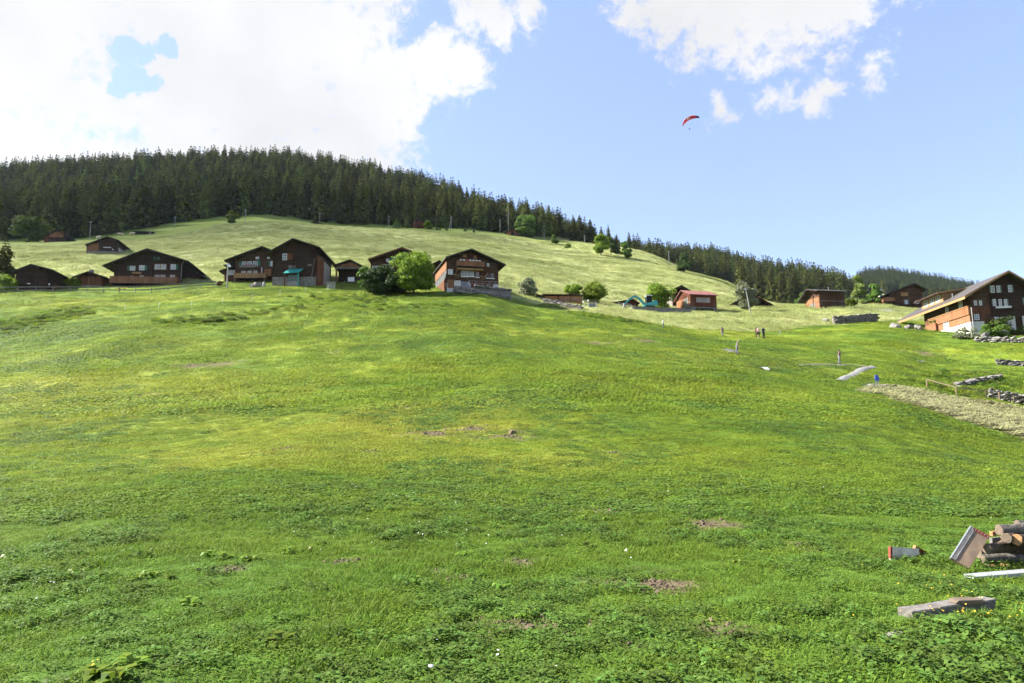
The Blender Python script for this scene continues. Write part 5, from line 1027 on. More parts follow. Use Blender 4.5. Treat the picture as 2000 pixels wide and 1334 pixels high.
MB().box(xl + 6.4, xl + 7.35, -.05, -.004, -.4, 1.75).build('door', MAT['dark_board'], h.o)
MB().box(xl + .02, xl + 3.0, -.09, -.004, 2.35, 3.45).build('front_boards', MAT['brown_board'], h.o); MB().box(xl + 3.05, xr, -.06, -.004, 1.8, 8.2).build('dark_front', MAT['dark_log'], h.o) if False else None
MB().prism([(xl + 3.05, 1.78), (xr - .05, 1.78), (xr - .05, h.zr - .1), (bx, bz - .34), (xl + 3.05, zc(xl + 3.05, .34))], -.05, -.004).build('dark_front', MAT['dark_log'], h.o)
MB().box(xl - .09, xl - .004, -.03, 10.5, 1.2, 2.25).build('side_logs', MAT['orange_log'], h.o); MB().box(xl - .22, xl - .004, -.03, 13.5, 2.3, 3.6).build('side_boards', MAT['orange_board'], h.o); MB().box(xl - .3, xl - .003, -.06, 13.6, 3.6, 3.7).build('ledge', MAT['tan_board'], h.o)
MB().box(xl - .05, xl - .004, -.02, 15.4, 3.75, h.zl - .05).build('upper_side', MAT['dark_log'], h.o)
for a, b, c, d in ((1872.5, 590.5, 1880.5, 601), (1846.5, 601, 1853, 610.5)): h.window(a, b, c, d, 'L', xl - .05, pane='pane_mid')
h.window(1842.5, 627, 1854.5, 640, 'L', xl - .09, pane='pane_mid', mull=(2, 1))
P0 = -.055
for a, b, c, d, sh in ((1934.5, 558, 1943, 571.5, 'l'), (1945.5, 558, 1953.5, 571, 'r'), (1968, 557, 1976.5, 570.5, 'r')): h.window(a, b, c, d, pl=P0, pane='pane_mid', shutters=('grey_green', sh))
for a, sh in ((1938.5, 'l'), (1949.8, None), (1960.2, 'r')): h.window(a, 584.5, a + 7.3, 597.5, pl=P0, pane='pane_mid', shutters=('grey_green', sh) if sh else None)
h.window(1999, 582, 2006, 595, pl=P0, pane='pane_mid', shutters=('grey_green', 'l'))
for a in (1901.5, 1911.5): h.window(a, 587, a + 6.8, 596.5, pane='pane_mid')
h.window(1902, 611.5, 1913, 624.5, pane='pane_mid', mull=(1, 2)); h.panel('door', 1915, 612.5, 1925, 632, 'brown_board', n1=.07)
o = h.panel('flower_box', 1943.5, 599, 1974, 601.5, 'white_paint', 'F', P0, 0, .3)
h.logends((xl + .1, xl + 3.15), 3.6, h.zl, 'dark_log', .4)
MB().tube([(xl + .2, -.2, 3.4), (xl + .2, -.2, -1)], .07, 6).build('downpipe', MAT['metal_pole'], h.o)
# porch at the rear end of the lit side
MB().box(xl - .15, xl + .02, 10.55, 14.8, -1.6, 3.4).build('porch_boards', MAT['brown_board'], h.o); MB().box(xl - .5, xl - .16, 10.4, 14.2, 1.4, 2.6).build('porch_parapet', MAT['orange_board'], h.o)
for y in (11.2, 12.6): V, _ = leafy(1.1, .7, 0, int(y * 10), 160, .1, 8); q = quads('window_plant', V, MAT['leaf_larch'], h.o); q.location = (xl - .4, y, 2.6)
u_, z_ = 23.6, zc(ax + .5, .5); MB().box(ax + .4, ax + .6, u_ - .1, u_ + .1, -1.5, z_ + .02).build('porch_post', MAT['tan_board'], h.o); MB().box(xl + .5, xl + 1.2, 15.6, 16.2, -1.5, 3.2).build('porch_pier', MAT['dark_log'], h.o)
# dormer on the left roof plane
y0_, y1_ = 9.5, 17.5; xd = ax + 1.9; zb = zc(xd) - .1; ht = 1.75; xe = xd + ht / sl_ + 1.2
m = MB(); m.prism([(xd, zb), (xd, zb + ht), (xe, zb + ht + .35), (xe, zc(xe) - .2)], y0_, y1_); dm = m.build('dormer', MAT['tan_board'], h.o)
m = MB(); m.prism([(xd - 1.1, zb + ht - .25), (xe + .6, zb + ht + .45), (xe + .6, zb + ht + .6), (xd - 1.1, zb + ht - .1)], y0_ - .7, y1_ + .7); m.build('dormer_roof', MAT['roof_brown'], dm)
m = MB(); m.prism([(xd - 1.14, zb + ht - .33), (xe + .6, zb + ht + .37), (xe + .6, zb + ht + .61), (xd - 1.14, zb + ht - .09)], y0_ - .76, y0_ - .703); m.build('dormer_verge', MAT['tan_board'], dm)
for k in range(6): y = y0_ - .3 + k * 1.7; MB().prism([(xd - 1.0, zb + ht - .42), (xd - .01, zb + ht - .1), (xd - .01, zb + ht + .05), (xd - 1.0, zb + ht - .27)], y - .07, y + .07).build('rafter', MAT['tan_board'], dm)
for k in range(3): w_ = h.win(y0_ + .9 + k * 2.3, y0_ + 2.5 + k * 2.3, zb + .35, zb + 1.5, 'L', xd, 'white_paint', 'pane_mid', (1, 1), .1)
MB().box(bx - 3.2, bx - 2.2, 8, 9, zc(bx - 3) - .3, zc(bx - 3) + .9).build('chimney', MAT['concrete'], h.roof) if False else None
MB().tube([(bx - 4.4, 7, zc(bx - 4.4) - .2), (bx - 4.4, 7, zc(bx - 4.4) + .7)], .08, 6).build('vent_pipe', MAT['metal_grey'], h.roof)
# ------------------------------------------------------------------ small things in the village
def pole(px, py0, py1, Y, label, lean=(0, 0), arms=True, strut=False, r_=.11):
    p = at(px, Y, py1); h_ = P(px, py0, Y).z - p.z; e = empty('power_pole', p, 0, label, 'pole', 'power poles on the slope')
    MB().tube([(0, 0, -.6), (lean[0] * .5, lean[1] * .5, h_ * .5), (lean[0], lean[1], h_)], [r_, r_ * .9, r_ * .7], 7).build('mast', MAT['metal_pole'], e)
    m = MB(); m.box(lean[0] - .35, lean[0] + .35, -.05, .05, h_ - .45, h_ - .35); m.tube([(lean[0] - .3, 0, h_ - .35), (lean[0] - .3, 0, h_ - .12)], .05, 5); m.tube([(lean[0] + .3, 0, h_ - .35), (lean[0] + .3, 0, h_ - .12)], .05, 5); m.build('crossarm', MAT['metal_grey'], e)
    if strut: MB().tube([(-1.1, 0, -.4), (lean[0], 0, h_ * .9)], .09, 6).build('strut', MAT['metal_pole'], e)
    return e
for px, a, b, Y, lab, st in ((175, 432, 470, 222, 'pale pole left of the dark meadow barn with orange corner', 0), (341, 423, 447, 268, 'short pale pole at the wood edge left of the two-crowned tree', 0), (478.5, 409, 446, 265, 'pale pole right of the small two-crowned tree', 0), (624.5, 415, 434, 304, 'pale pole just behind the low sunken hut', 0), (759.5, 421, 442, 306, 'pale pole left of the young spruces', 0), (881.5, 423, 450, 306, 'pole with a slanting strut right of the red hut', 1), (977, 429, 457, 318, 'thin pole left of the bare dead trunk', 0), (1063, 440, 463, 318, 'thin pole right of the round tree at the wood edge', 0), (1142, 459, 472, 322, 'short pole before the dark wood above the meadow tree pair', 0), (1307, 490, 514, 300, 'pale pole behind the meadow crest', 0)):
    pole(px, a, b, Y, lab, strut=bool(st), r_=.11)
p = pole(1466, 562, 608, 139, 'pale leaning lamp pole beside the silvery tree', (-.75, 0), r_=.13)
p = pole(443.5, 513, 560, 121.5, 'grey timber pole with white dish beside the flower box chalet', r_=.14)
m = MB(); m.tube([(.35, -.25, 4.0), (.42, -.3, 4.05)], [.28, .3], 12); m.build('dish', MAT['satellite_white'], p)

def fence(name, label, pts, posth, railz, pmat, rmat, pr=.05, rr=.035, every=2.4, cat='fence', rot=0.02, box=False):
    """posts and rails standing on the ground along picture/world points"""
    e = empty(name, pts[0], 0, label, cat); o = pts[0]; L = [0]
    for a, b in zip(pts, pts[1:]): L.append(L[-1] + (Vector((b.x, b.y, 0)) - Vector((a.x, a.y, 0))).length)
    n = max(2, int(round(L[-1] / every))); Q = []
    for k in range(n + 1):
        s_ = L[-1] * k / n; i = min(max(j for j in range(len(L)) if L[j] <= s_ + 1e-6), len(pts) - 2); t_ = (s_ - L[i]) / (L[i + 1] - L[i]); x = pts[i].x + (pts[i + 1].x - pts[i].x) * t_; y = pts[i].y + (pts[i + 1].y - pts[i].y) * t_; Q.append(Vector((x, y, G(x, y))) - o)
    for q in Q:
        j = Vector((random.gauss(0, rot), random.gauss(0, rot), 0)) * posth; MB().tube([q - Vector((0, 0, .35)), q + j + Vector((0, 0, posth * random.uniform(.95, 1.05)))], pr, 6).build('post', MAT[pmat], e)
    for a, b in zip(Q, Q[1:]):
        for z in railz: MB().bar(a + Vector((0, -pr, z + random.gauss(0, .02))), b + Vector((0, -pr, z + random.gauss(0, .02))), rr, rr * 2.2 if box else rr * 1.4).build('rail', MAT[rmat], e)
    return e
fence('rail_fence', 'long weathered grey rail fence below the houses at the left', [at(-40, 112, 585), at(0, 114, 582), at(150, 117, 575), at(300, 119, 566), at(422, 122, 557)], 1.15, (.5, 1.05), 'grey_wood', 'grey_wood', .06, .07, 2.6, box=True)
fence('rope_fence', 'light timber fence above the mown hay strip', [hit(1811, 757), hit(1878, 775), hit(1927, 780)], .78, (.74,), 'rope_wood', 'rope_wood', .055, .06, 3.2)
fence('rope_fence', 'short timber fence continuing past the gap by the stone steps', [hit(1953, 784), hit(2010, 793)], .85, (.8, .42), 'rope_wood', 'rope_wood', .055, .05, 2.2)
fence('garden_rail', 'grey garden railing right of the firewood shed', [at(1137, 131, 590), at(1182, 133, 597)], 1.0, (.45, .95), 'grey_wood', 'grey_wood', .05, .05, 2.2)
fence('white_rail', 'low white railing before the rust-brown byre', [at(1208, 134, 602), at(1233, 134, 602)], 1.0, (.55, .95), 'white_paint', 'white_paint', .06, .05, 1.3)
fence('yard_rail', 'pale railing between excavator and red-roofed hut', [at(1288, 136, 606), at(1322, 137, 606)], .9, (.8,), 'metal_pole', 'metal_pole', .05, .045, 1.7)
for k, (a, b) in enumerate(((96, 597), (175, 601), (243, 607), (309, 604), (373, 600), (434, 594), (492, 586), (546, 577), (596, 570), (640, 566))):
    p = hit(a, b); o = MB().tube([(0, 0, -.2), (.06, 0, .55), (.1, 0, 1.0)], .022, 5).build('fence_stake', MAT['white_paint'], None); o.location = p; tag(o, 'thin white electric fence stake on the lawn below the houses', 'stake', 'white stakes across the upper lawn')
p = hit(668, 568); o = MB().tube([(0, 0, -.2), (0, 0, 1.0)], .05, 6).build('dark_stake', MAT['dark_board'], None); o.location = p; tag(o, 'short dark wooden stake below the carport', 'stake')
p = at(646, 118, 562); e = empty('net_gate', p, .3, 'grey wire net gate leaning below the carport', 'gate'); m = MB()
for k in range(9): m.tube([(k * .16 - .7, 0, -.1), (k * .16 - .6, 0, 1.3)], .012, 4)
for k in range(7): m.tube([(-.7, 0, k * .2), (.65, 0, k * .2)], .012, 4)
m.build('netting', MAT['metal_grey'], e); MB().tube([(-.7, 0, -.2), (-.6, 0, 1.35)], .03, 6).build('side_post', MAT['white_paint'], e); MB().tube([(.62, 0, -.2), (.72, 0, 1.35)], .03, 6).build('side_post', MAT['white_paint'], e)

# stone walls
def swall(name, label, a, b, hgt, depth=.7, sw=.6, sh=.28, cap=None):
    e = empty(name, a, 0, label, 'stone wall'); b_ = b - a; f = lambda t: G(a.x + b_.x * t, a.y + b_.y * t) - a.z - .12
    stones(e, (0, 0, 0), (b_.x, b_.y, 0), f, hgt, depth, sw, sh); return e
w_ = swall('dry_stone_wall', 'grey dry-stone wall standing alone on the sunny lawn', at(1628, 127, 630), at(1711, 127, 628), 1.65, .9, .42, .19)
q = at(1670, 127.3, 628); V, _ = leafy(8, .5, 0, 77, 500, .1, 40); V[:, :, 1] *= .12; V[:, :, 2] *= .5; o = quads('grass_cap', V, MAT['leaf_dark'], w_); o.location = (4.2, .1, 1.5)
swall('low_stone_wall', 'low dark retaining wall below the firewood shed', at(1063, 119, 606), at(1133, 113, 617), .95, .6, .5, .18)
swall('rock_wall', 'pale lichened rock wall on the lawn below the large chalet', at(1906, 98, 666), at(2035, 94, 680), .85, 1.1, .7, .30)
swall('rock_wall', 'grey rock wall at the right edge below the lichened rocks', at(1945, 84, 706), at(2035, 82, 716), .7, .9, .5, .2)
swall('bank_wall', 'dark stone retaining wall slanting up the weedy bank', at(1870, 66, 756), at(1952, 72, 740), .55, .7, .45, .17)
swall('bank_wall', 'dark stone wall behind the timber fence at the right edge', at(1932, 61, 782), at(2040, 59, 786), 1.0, .8, .4, .17)
swall('slab_wall', 'low stone edge at the top of the mown hay strip', at(1703, 57.5, 762), at(1768, 58.5, 758), .35, .5, .7, .2)
for k, (a, b, Y, s_, lab) in enumerate(((1752, 652, 119, 1.3, 'white pointed boulder left of the large chalet porch'), (1776, 650, 119, 1.1, 'grey boulder beneath the large chalet porch post'), (1795, 648, 119, 1.2, 'grey boulder right of the porch post'), (1612, 626, 130, 1.1, 'pale boulder at the left end of the dry-stone wall'), (1797, 691, 84, .8, 'flat pale stone in the lawn below the large chalet'), (1958, 650, 101, .9, 'upright reddish stone on the lichened rock wall'), (1923, 654, 100, .8, 'pointed grey stone on the lichened rock wall'))):
    p = at(a, Y, b); o = inst('boulder', ROCK[k % 6], None, p + Vector((0, 0, .15 * s_ if k < 5 else .6)), (random.gauss(0, .2), random.gauss(0, .2), random.uniform(0, 6)), (s_ * 1.3, s_, s_ * (.9 if k != 4 else .25))); tag(o, lab, 'boulder')
# concrete retaining wall with excavator
a, b = at(1236, 130, 609), at(1350, 134, 606); e = empty('retaining_wall', a, math.atan2(b.y - a.y, b.x - a.x), 'long grey concrete retaining wall under the excavator', 'wall'); L = (b - a).length
ztop = P(1285, 600, 131).z - a.z; MB().box(0, L, 0, .35, -1.5, ztop).build('wall_face', MAT['concrete'], e); MB().box(.0, L * .82, .36, 6, -1.5, ztop - .1).build('soil_fill', MAT['rubble'], e)
MB().box(-.05, L + .05, -.04, .40, ztop + .003, ztop + .1).build('coping', MAT['concrete'], e)
xp = P(1268, 600, 133.2); e = empty('excavator', (xp.x, xp.y, a.z + ztop - .05), R(188), 'turquoise mini excavator digging on the retaining wall', 'excavator'); e.scale = (1.12, 1.12, 1.2)
m = MB(); 
for y in (-.75, .45):
    m = MB(); m.tube([(-.75, y + .15, .25), (.75, y + .15, .25)], .24, 10); m.box(-.75, .75, y, y + .3, .02, .48); m.build('track', MAT['black_rubber'], e)
MB().box(-.5, .5, -.45, .45, .3, .55).build('undercarriage', MAT['metal_grey'], e)
m = MB(); m.prism([(-1.25, .6), (.85, .6), (.95, .95), (.4, 1.0), (-.2, 1.15), (-.75, 1.45), (-1.2, 1.4), (-1.35, 1.0)], -.75, .75); m.build('body', MAT['turquoise'], e)
m = MB()
for x in (-.55, .45):
    for y in (-.68, .1): m.box(x - .04, x + .04, y - .04, y + .04, 1.1, 2.3)
m.build('cab_frame', MAT['cloth_black'], e); MB().box(-.66, .56, -.76, .2, 2.3, 2.42).build('cab_roof', MAT['metal_grey'], e); MB().box(-.5, .4, -.6, .04, 1.15, 2.28).build('cab_glass', MAT['cloth_black'], e)
MB().tube([(.55, .3, 2.15), (.75, .3, 2.15)], .13, 8).build('work_lamp', MAT['satellite_white'], e)
def flat(pts, y0, y1): mm = MB(); mm.prism(pts, y0, y1); return mm
flat([(.75, .85), (.95, .8), (1.9, 1.75), (2.5, 2.05), (2.6, 2.25), (2.3, 2.25), (1.7, 2.0), (.8, 1.1)], -.13, .13).build('boom', MAT['turquoise'], e)
flat([(2.3, 2.32), (2.7, 2.38), (3.6, 1.85), (4.6, .95), (4.5, .8), (3.45, 1.6), (2.5, 2.05)], -.10, .10).build('arm', MAT['turquoise'], e)
flat([(4.65, 1.0), (4.4, .7), (4.4, .1), (4.8, -.2), (5.05, .0), (4.8, .45)], -.28, .28).build('bucket', MAT['metal_pole'], e)
MB().tube([(1.0, 0, .75), (1.9, 0, 1.6)], .06, 7).build('ram', MAT['metal_grey'], e)
# hanging tarp, lamps, small objects
p = at(1150, 119, 604); e = empty('hung_tarp', p, 0, 'grey sheet hung between two white posts in the tall grass', 'sheet')
MB().tube([(0, 0, -.4), (0, 0, 1.3)], .08, 7).build('post', MAT['metal_pole'], e); MB().tube([(1.3, .2, -.4), (1.3, .2, 1.2)], .07, 7).build('post', MAT['white_paint'], e); m = MB(); m.prism([(.1, .25), (1.25, .3), (1.25, .95), (.7, .88), (.1, 1.0)], -.04, .04); m.build('sheet', MAT['tarp_grey'], e); MB().tube([(-.2, 0, 1.35), (.0, 0, 1.5)], [.1, .14], 8).build('knob', MAT['satellite_white'], e)
p = at(1141, 121, 603); e = empty('garden_lamp', p, 0, 'slim white garden lamp left of the hung sheet', 'lamp'); MB().tube([(0, 0, -.3), (0, 0, .9)], .035, 6).build('stem', MAT['white_paint'], e); MB().tube([(-.12, 0, .9), (-.12, 0, 1.1)], [.14, .1], 8).build('head', MAT['satellite_white'], e)
p = hit(1714, 754); e = empty('blue_sign', p, .2, 'small blue sign on two thin legs in the field', 'sign'); m = MB(); m.prism([(-.16, .45), (.16, .42), (.2, .7), (.1, .95), (-.12, .95), (-.18, .7)], -.02, .02); m.build('board', MAT['blue_paint'], e); MB().tube([(-.1, 0, -.2), (-.1, 0, .45)], .015, 5).build('leg', MAT['metal_grey'], e); MB().tube([(.12, 0, -.2), (.12, 0, .45)], .015, 5).build('leg', MAT['metal_grey'], e)
a, b = hit(1692, 764), hit(1716, 756); e = empty('hurdle', a, 0, 'thin pale hurdle pole beside the blue sign', 'barrier'); d = b - a; MB().tube([(0, 0, -.2), (0, 0, .5)], .025, 5).build('post', MAT['metal_pole'], e); MB().tube([(-.3, -.1, .52), (d.x, d.y, d.z + .4)], .02, 5).build('bar', MAT['metal_pole'], e)
p = at(477, 122.5, 556); e = empty('milk_churn', at(515.5, 121, 558), 0, 'pale metal milk churn before the light balcony', 'churn'); MB().tube([(0, 0, 0), (0, 0, .55), (0, 0, .75), (0, 0, .85)], [.26, .26, .16, .18], 12).build('body', MAT['metal_pole'], e); MB().tube([(0, 0, .86), (0, 0, .93)], .2, 12).build('lid', MAT['metal_grey'], e)
e = empty('stone_arch_trough', at(504, 121.5, 558), 0, 'round grey stone mound with grass before the light balcony', 'mound'); inst('rock', ROCK[2], e, (0, 0, .2), (0, 0, .4), (1.7, 1, 1.2)); inst('rock', ROCK[4], e, (-1.0, .1, .1), (0, 0, 1.4), (.9, .8, .8))
e = empty('garden_table', at(238, 122, 566), 0, 'orange plastic table below the long balcony', 'table'); MB().box(-.5, .5, -.35, .35, .5, .56).build('top', MAT['orange_plastic'], e)
for x in (-.42, .42):
    for y in (-.28, .28): MB().box(x - .03, x + .03, y - .03, y + .03, -.1, .499).build('leg', MAT['orange_plastic'], e)
e = empty('hay_heap', at(432, 124, 551), 0, 'reddish heap of dry brush left of the timber pole', 'heap'); V, _ = leafy(1.9, .8, 0, 91, 400, .12, 14); quads('twigs', V, MAT['brown_board'], e)
p = hit(1522, 655); e = empty('white_marker', p, 0, 'small white flag marker right of the group of people', 'marker'); MB().tube([(0, 0, -.1), (0, 0, .6)], .015, 5).build('stick', MAT['metal_grey'], e); MB().box(0, .3, -.01, .01, .35, .6).build('flag', MAT['white_fabric'], e)

# paths draped over the ground
def strip(name, label, cl_pts, wd, mat, lift=.05, rag=.12):
    pts = [hit(*q) for q in cl_pts]; V = []; n = len(pts)
    dense = []
    for i in range(n - 1):
        for k in range(6): dense.append((pts[i] + (pts[i + 1] - pts[i]) * (k / 6), wd[i] + (wd[i + 1] - wd[i]) * k / 6))
    dense.append((pts[-1], wd[-1])); F = []
    for i, (q, w__) in enumerate(dense):
        t_ = (dense[min(i + 1, len(dense) - 1)][0] - dense[max(i - 1, 0)][0]); nn = Vector((-t_.y, t_.x, 0)).normalized()
        for s_ in (-1, -.33, .33, 1):
            c = q + nn * s_ * (w__ / 2 + (random.gauss(0, rag) if abs(s_) == 1 else 0)); V.append((c.x, c.y, G(c.x, c.y) + lift - (.12 if abs(s_) == 1 else 0)))
    for i in range(len(dense) - 1):
        for k in range(3): F.append((i * 4 + k, i * 4 + k + 1, i * 4 + k + 5, i * 4 + k + 4))
    o = mk(name, V, F, MAT[mat], None, True); tag(o, label, 'path', kind='structure'); return o
simple('pale_gravel', (.20, .197, .19), .95, .3, 3, bump=.6); simple('grey_gravel', (.12, .115, .11), .95, .35, 4, bump=.6)
strip('path', 'pale stone slab path running up the field near the walking man', [(1640, 745), (1660, 735), (1680, 724), (1704, 717)], [.7, .85, .85, .6], 'pale_gravel', .16, .05)
strip('gravel_patch', 'round grey gravel patch behind the stooping person', [(1415, 684), (1424, 686), (1438, 690)], [1.9, 2.6, 1.2], 'grey_gravel', .16, .3)
strip('white_slab', 'small white slab in the green field', [(1488, 721), (1494, 721), (1500, 721)], [.6, 1.0, .5], 'plaster', .16, .05)
strip('footpath', 'narrow trodden path along the field', [(1560, 713), (1600, 712), (1640, 713), (1690, 715)], [.5, .5, .6, .5], 'rubble', .07, .1)
strip('driveway', 'pale gravel drive before the chimney house', [(1715, 607), (1750, 606), (1800, 611)], [4, 4.5, 3.5], 'pale_gravel', .12, .3)

# ------------------------------------------------------------------ people and animals
def skinned(name, J, E, mats, pick, parent_loc, rz, scale, label, cat, group=None, root=0):
    """one continuous body grown over a jointed skeleton; J: name -> (x,y,z,radius)"""
    names = list(J); me = bpy.data.meshes.new(name); me.from_pydata([J[n][:3] for n in names], [(names.index(a), names.index(b)) for a, b in E], []); o = bpy.data.objects.new(name, me); col.objects.link(o)
    md = o.modifiers.new('Skin', 'SKIN'); md.use_smooth_shade = True; sv = me.skin_vertices[0].data
    for i, n in enumerate(names): sv[i].radius = (J[n][3],) * 2; sv[i].use_root = (i == root)
    sb = o.modifiers.new('Sub', 'SUBSURF'); sb.levels = 1; sb.render_levels = 1
    dg = bpy.context.evaluated_depsgraph_get(); nm = bpy.data.meshes.new_from_object(o.evaluated_get(dg)); bpy.data.objects.remove(o)
    nm.materials.clear()
    for k in mats: nm.materials.append(MAT[k])
    seg = [(Vector(J[a][:3]), Vector(J[b][:3]), a, b) for a, b in E]
    for pl in nm.polygons:
        c = pl.center; best = None
        for a, b, na_, nb_ in seg:
            d = b - a; t_ = max(0, min(1, (c - a).dot(d) / max(d.length_squared, 1e-9))); q = (c - a - d * t_).length
            if best is None or q < best[0]: best = (q, na_, nb_, t_)
        pl.material_index = pick(best[1], best[2], best[3], c); pl.use_smooth = True
    o = bpy.data.objects.new(name, nm); col.objects.link(o); o.location = parent_loc; o.rotation_euler = (0, 0, rz); o.scale = (scale,) * 3; tag(o, label, cat, group); return o
def person(label, px, py, rz, hgt, top, legs, shoes='cloth_black', hair='hair', lean=0., stride=.0, armL=None, armR=None, bare_arm=True, bare_leg=False, crouch=0., head=0., group=None):
    L = lean; J = {'pel': (0, 0, .95, .135), 'spn': (0, -L * .12, 1.13, .125), 'chs': (0, -L * .32, 1.36, .15), 'nck': (0, -L * .46, 1.49, .06), 'hed': (0, -L * .58 - .01 - head * .06, 1.59, .085), 'crn': (0, -L * .66 - head * .1, 1.70 - head * .04, .085)}
    aL = armL or ((.24, -L * .3, 1.14), (.27, -L * .42 - .06, .88)); aR = armR or ((-.24, -L * .3, 1.14), (-.27, -L * .42 - .06, .88))
    for s_, a, k in ((1, aL, 'l'), (-1, aR, 'r')):
        J['sh' + k] = (s_ * .17, -L * .36, 1.41, .075); J['el' + k] = (*a[0], .05); J['wr' + k] = (*a[1], .036); d = (Vector(a[1]) - Vector(a[0])).normalized() * .12; J['hd' + k] = (a[1][0] + d.x, a[1][1] + d.y, a[1][2] + d.z, .034)
        y_ = -s_ * stride; J['hp' + k] = (s_ * .095, 0, .90, .105); J['kn' + k] = (s_ * .11, y_ * .55 - .02, .49, .072); J['an' + k] = (s_ * .11, y_ + .02, .09, .05); J['to' + k] = (s_ * .12, y_ - .13, .04, .042)
    E = [('pel', 'spn'), ('spn', 'chs'), ('chs', 'nck'), ('nck', 'hed'), ('hed', 'crn')]
    for k in 'lr': E += [('chs', 'sh' + k), ('sh' + k, 'el' + k), ('el' + k, 'wr' + k), ('wr' + k, 'hd' + k), ('pel', 'hp' + k), ('hp' + k, 'kn' + k), ('kn' + k, 'an' + k), ('an' + k, 'to' + k)]
    def pick(a, b, t_, c):
        if b == 'crn' or (b == 'hed' and t_ > .2 and c.y > J['hed'][1] + .02): return 4 if c.z > 1.63 or c.y > J['hed'][1] + .02 else 3
        if b == 'hed' or (b == 'nck' and t_ > .8 and abs(c.x) < .08): return 3
        if b[:2] in ('wr', 'hd') or (b[:2] == 'el' and t_ > .45): return 3 if bare_arm or b[:2] == 'hd' else 0
        if a == 'pel' and b[:2] == 'hp' or b[:2] == 'kn': return 1
        if b[:2] == 'an': return (3 if bare_leg else 1) if t_ < .85 else 2
        if b[:2] == 'to': return 2
        return 0 if c.z > .98 else 1
    p = hit(px, py); return skinned('person', J, E, [top, legs, shoes, 'skin', hair], pick, p - Vector((0, 0, .02)), rz, hgt / 1.78, label, 'person', group)
person('person in black T-shirt and grey trousers walking right near the pale path', 1640, 712, R(100), 1.72, 'cloth_black', 'cloth_grey', stride=.2, armL=((.2, -.22, 1.18), (.16, -.5, 1.16)), armR=((-.24, .2, 1.17), (-.25, .3, .95)), lean=.1)
person('stooping person in pale shirt beside the round gravel patch', 1440, 693, R(75), 1.72, 'cloth_pale', 'cloth_grey', hair='hair_grey', lean=.3, stride=.12, head=1, bare_arm=False)
person('person in dark clothing with black backpack, left of the group of three', 1478.5, 659.5, R(150), 1.66, 'cloth_black', 'cloth_black', stride=.05)
person('person in peach top and black shorts in the middle of the group of three', 1482, 660.5, R(170), 1.70, 'cloth_peach', 'cloth_black', 'white_fabric', bare_leg=True, hair='hair_grey')
person('tall person in dark blue jacket, right of the group of three', 1492, 662, R(20), 1.82, 'cloth_navy', 'cloth_black', bare_arm=False, armL=((.28, -.1, 1.16), (.2, -.25, 1.05)))
person('lone person in pale top and grey trousers standing left of the group', 1411.5, 656.5, R(200), 1.5, 'cloth_pale', 'cloth_grey', lean=.15)
person('person in white top at the edge of the tall grass', 1295, 641, R(60), 1.45, 'cloth_light', 'cloth_grey', lean=.1, bare_arm=False)
CJ = {'pel': (0, .75, 1.05, .27), 'bel': (0, .2, .98, .33), 'chs': (0, -.45, 1.0, .31), 'wit': (0, -.75, 1.15, .22), 'nck': (0, -1.05, 1.15, .15), 'hed': (0, -1.3, 1.05, .13), 'muz': (0, -1.52, .9, .085), 'tl1': (0, 1.05, 1.1, .05), 'tl2': (0, 1.1, .6, .035)}
CE = [('pel', 'bel'), ('bel', 'chs'), ('chs', 'wit'), ('wit', 'nck'), ('nck', 'hed'), ('hed', 'muz'), ('pel', 'tl1'), ('tl1', 'tl2')]
for k, s_ in (('l', 1), ('r', -1)):
    CJ['hk' + k] = (s_ * .18, .78, .72, .13); CJ['hs' + k] = (s_ * .19, .92, .40, .06); CJ['hf' + k] = (s_ * .19, .84, .03, .055); CJ['fk' + k] = (s_ * .17, -.55, .62, .10); CJ['fs' + k] = (s_ * .17, -.54, .34, .06); CJ['ff' + k] = (s_ * .17, -.56, .03, .055)
    CE += [('pel', 'hk' + k), ('hk' + k, 'hs' + k), ('hs' + k, 'hf' + k), ('chs', 'fk' + k), ('fk' + k, 'fs' + k), ('fs' + k, 'ff' + k)]
for k, (a, b, Y, rz, lab) in enumerate(((193, 459, 228, 1.3, 'pale grazing cow above the dark meadow barn'), (236, 453, 246, -1.4, 'pale cow far back at the foot of the wood'), (258, 459, 246, 1.5, 'pale cow beside the low flat-roofed shed'))):
    skinned('cow', CJ, CE, ['cow_cream'], lambda *_: 0, at(a, Y, b), rz, .95, lab, 'cow', 'cows at the foot of the wood')

# ------------------------------------------------------------------ paraglider
c = P(1347, 251.5, 450); e = empty('paraglider', c, R(-12), 'red paraglider wing with white cross and small dark pilot high in the sky', 'paraglider')
# wing: an arched cambered sheet with thickness, banked
n, mseg = 28, 7; V = []; F = []; half = 6.2
def wing(s_, t_, th):
    a = s_ * R(62); ch = 2.9 * math.sqrt(max(.02, 1 - (s_ * .93) ** 2)) + .25; x = half * math.sin(a) / math.sin(R(62)); z = half * 1.12 * (math.cos(a) - 1); y = (t_ - .4) * ch; cam_ = .32 * (1 - (2 * t_ - .8) ** 2 * .6); zz = z + th * .22 * math.sin(math.pi * min(t_ + .15, 1)) + cam_ * .5; return (x, y, zz)
for th in (1, -1):
    for i in range(n + 1):
        for j in range(mseg + 1): V.append(wing(-1 + 2 * i / n, j / mseg, th))
k0 = (n + 1) * (mseg + 1)
for i in range(n):
    for j in range(mseg):
        q = i * (mseg + 1) + j; F.append((q, q + 1, q + mseg + 2, q + mseg + 1)); F.append((k0 + q, k0 + q + mseg + 1, k0 + q + mseg + 2, k0 + q + 1))
    q = i * (mseg + 1); F.append((q, q + mseg + 1, k0 + q + mseg + 1, k0 + q)); q += mseg; F.append((q, k0 + q, k0 + q + mseg + 1, q + mseg + 1))
o = mk('canopy', V, F, MAT['red_fabric'], e, True); o.data.materials.append(MAT['navy_fabric']); o.data.materials.append(MAT['white_fabric'])
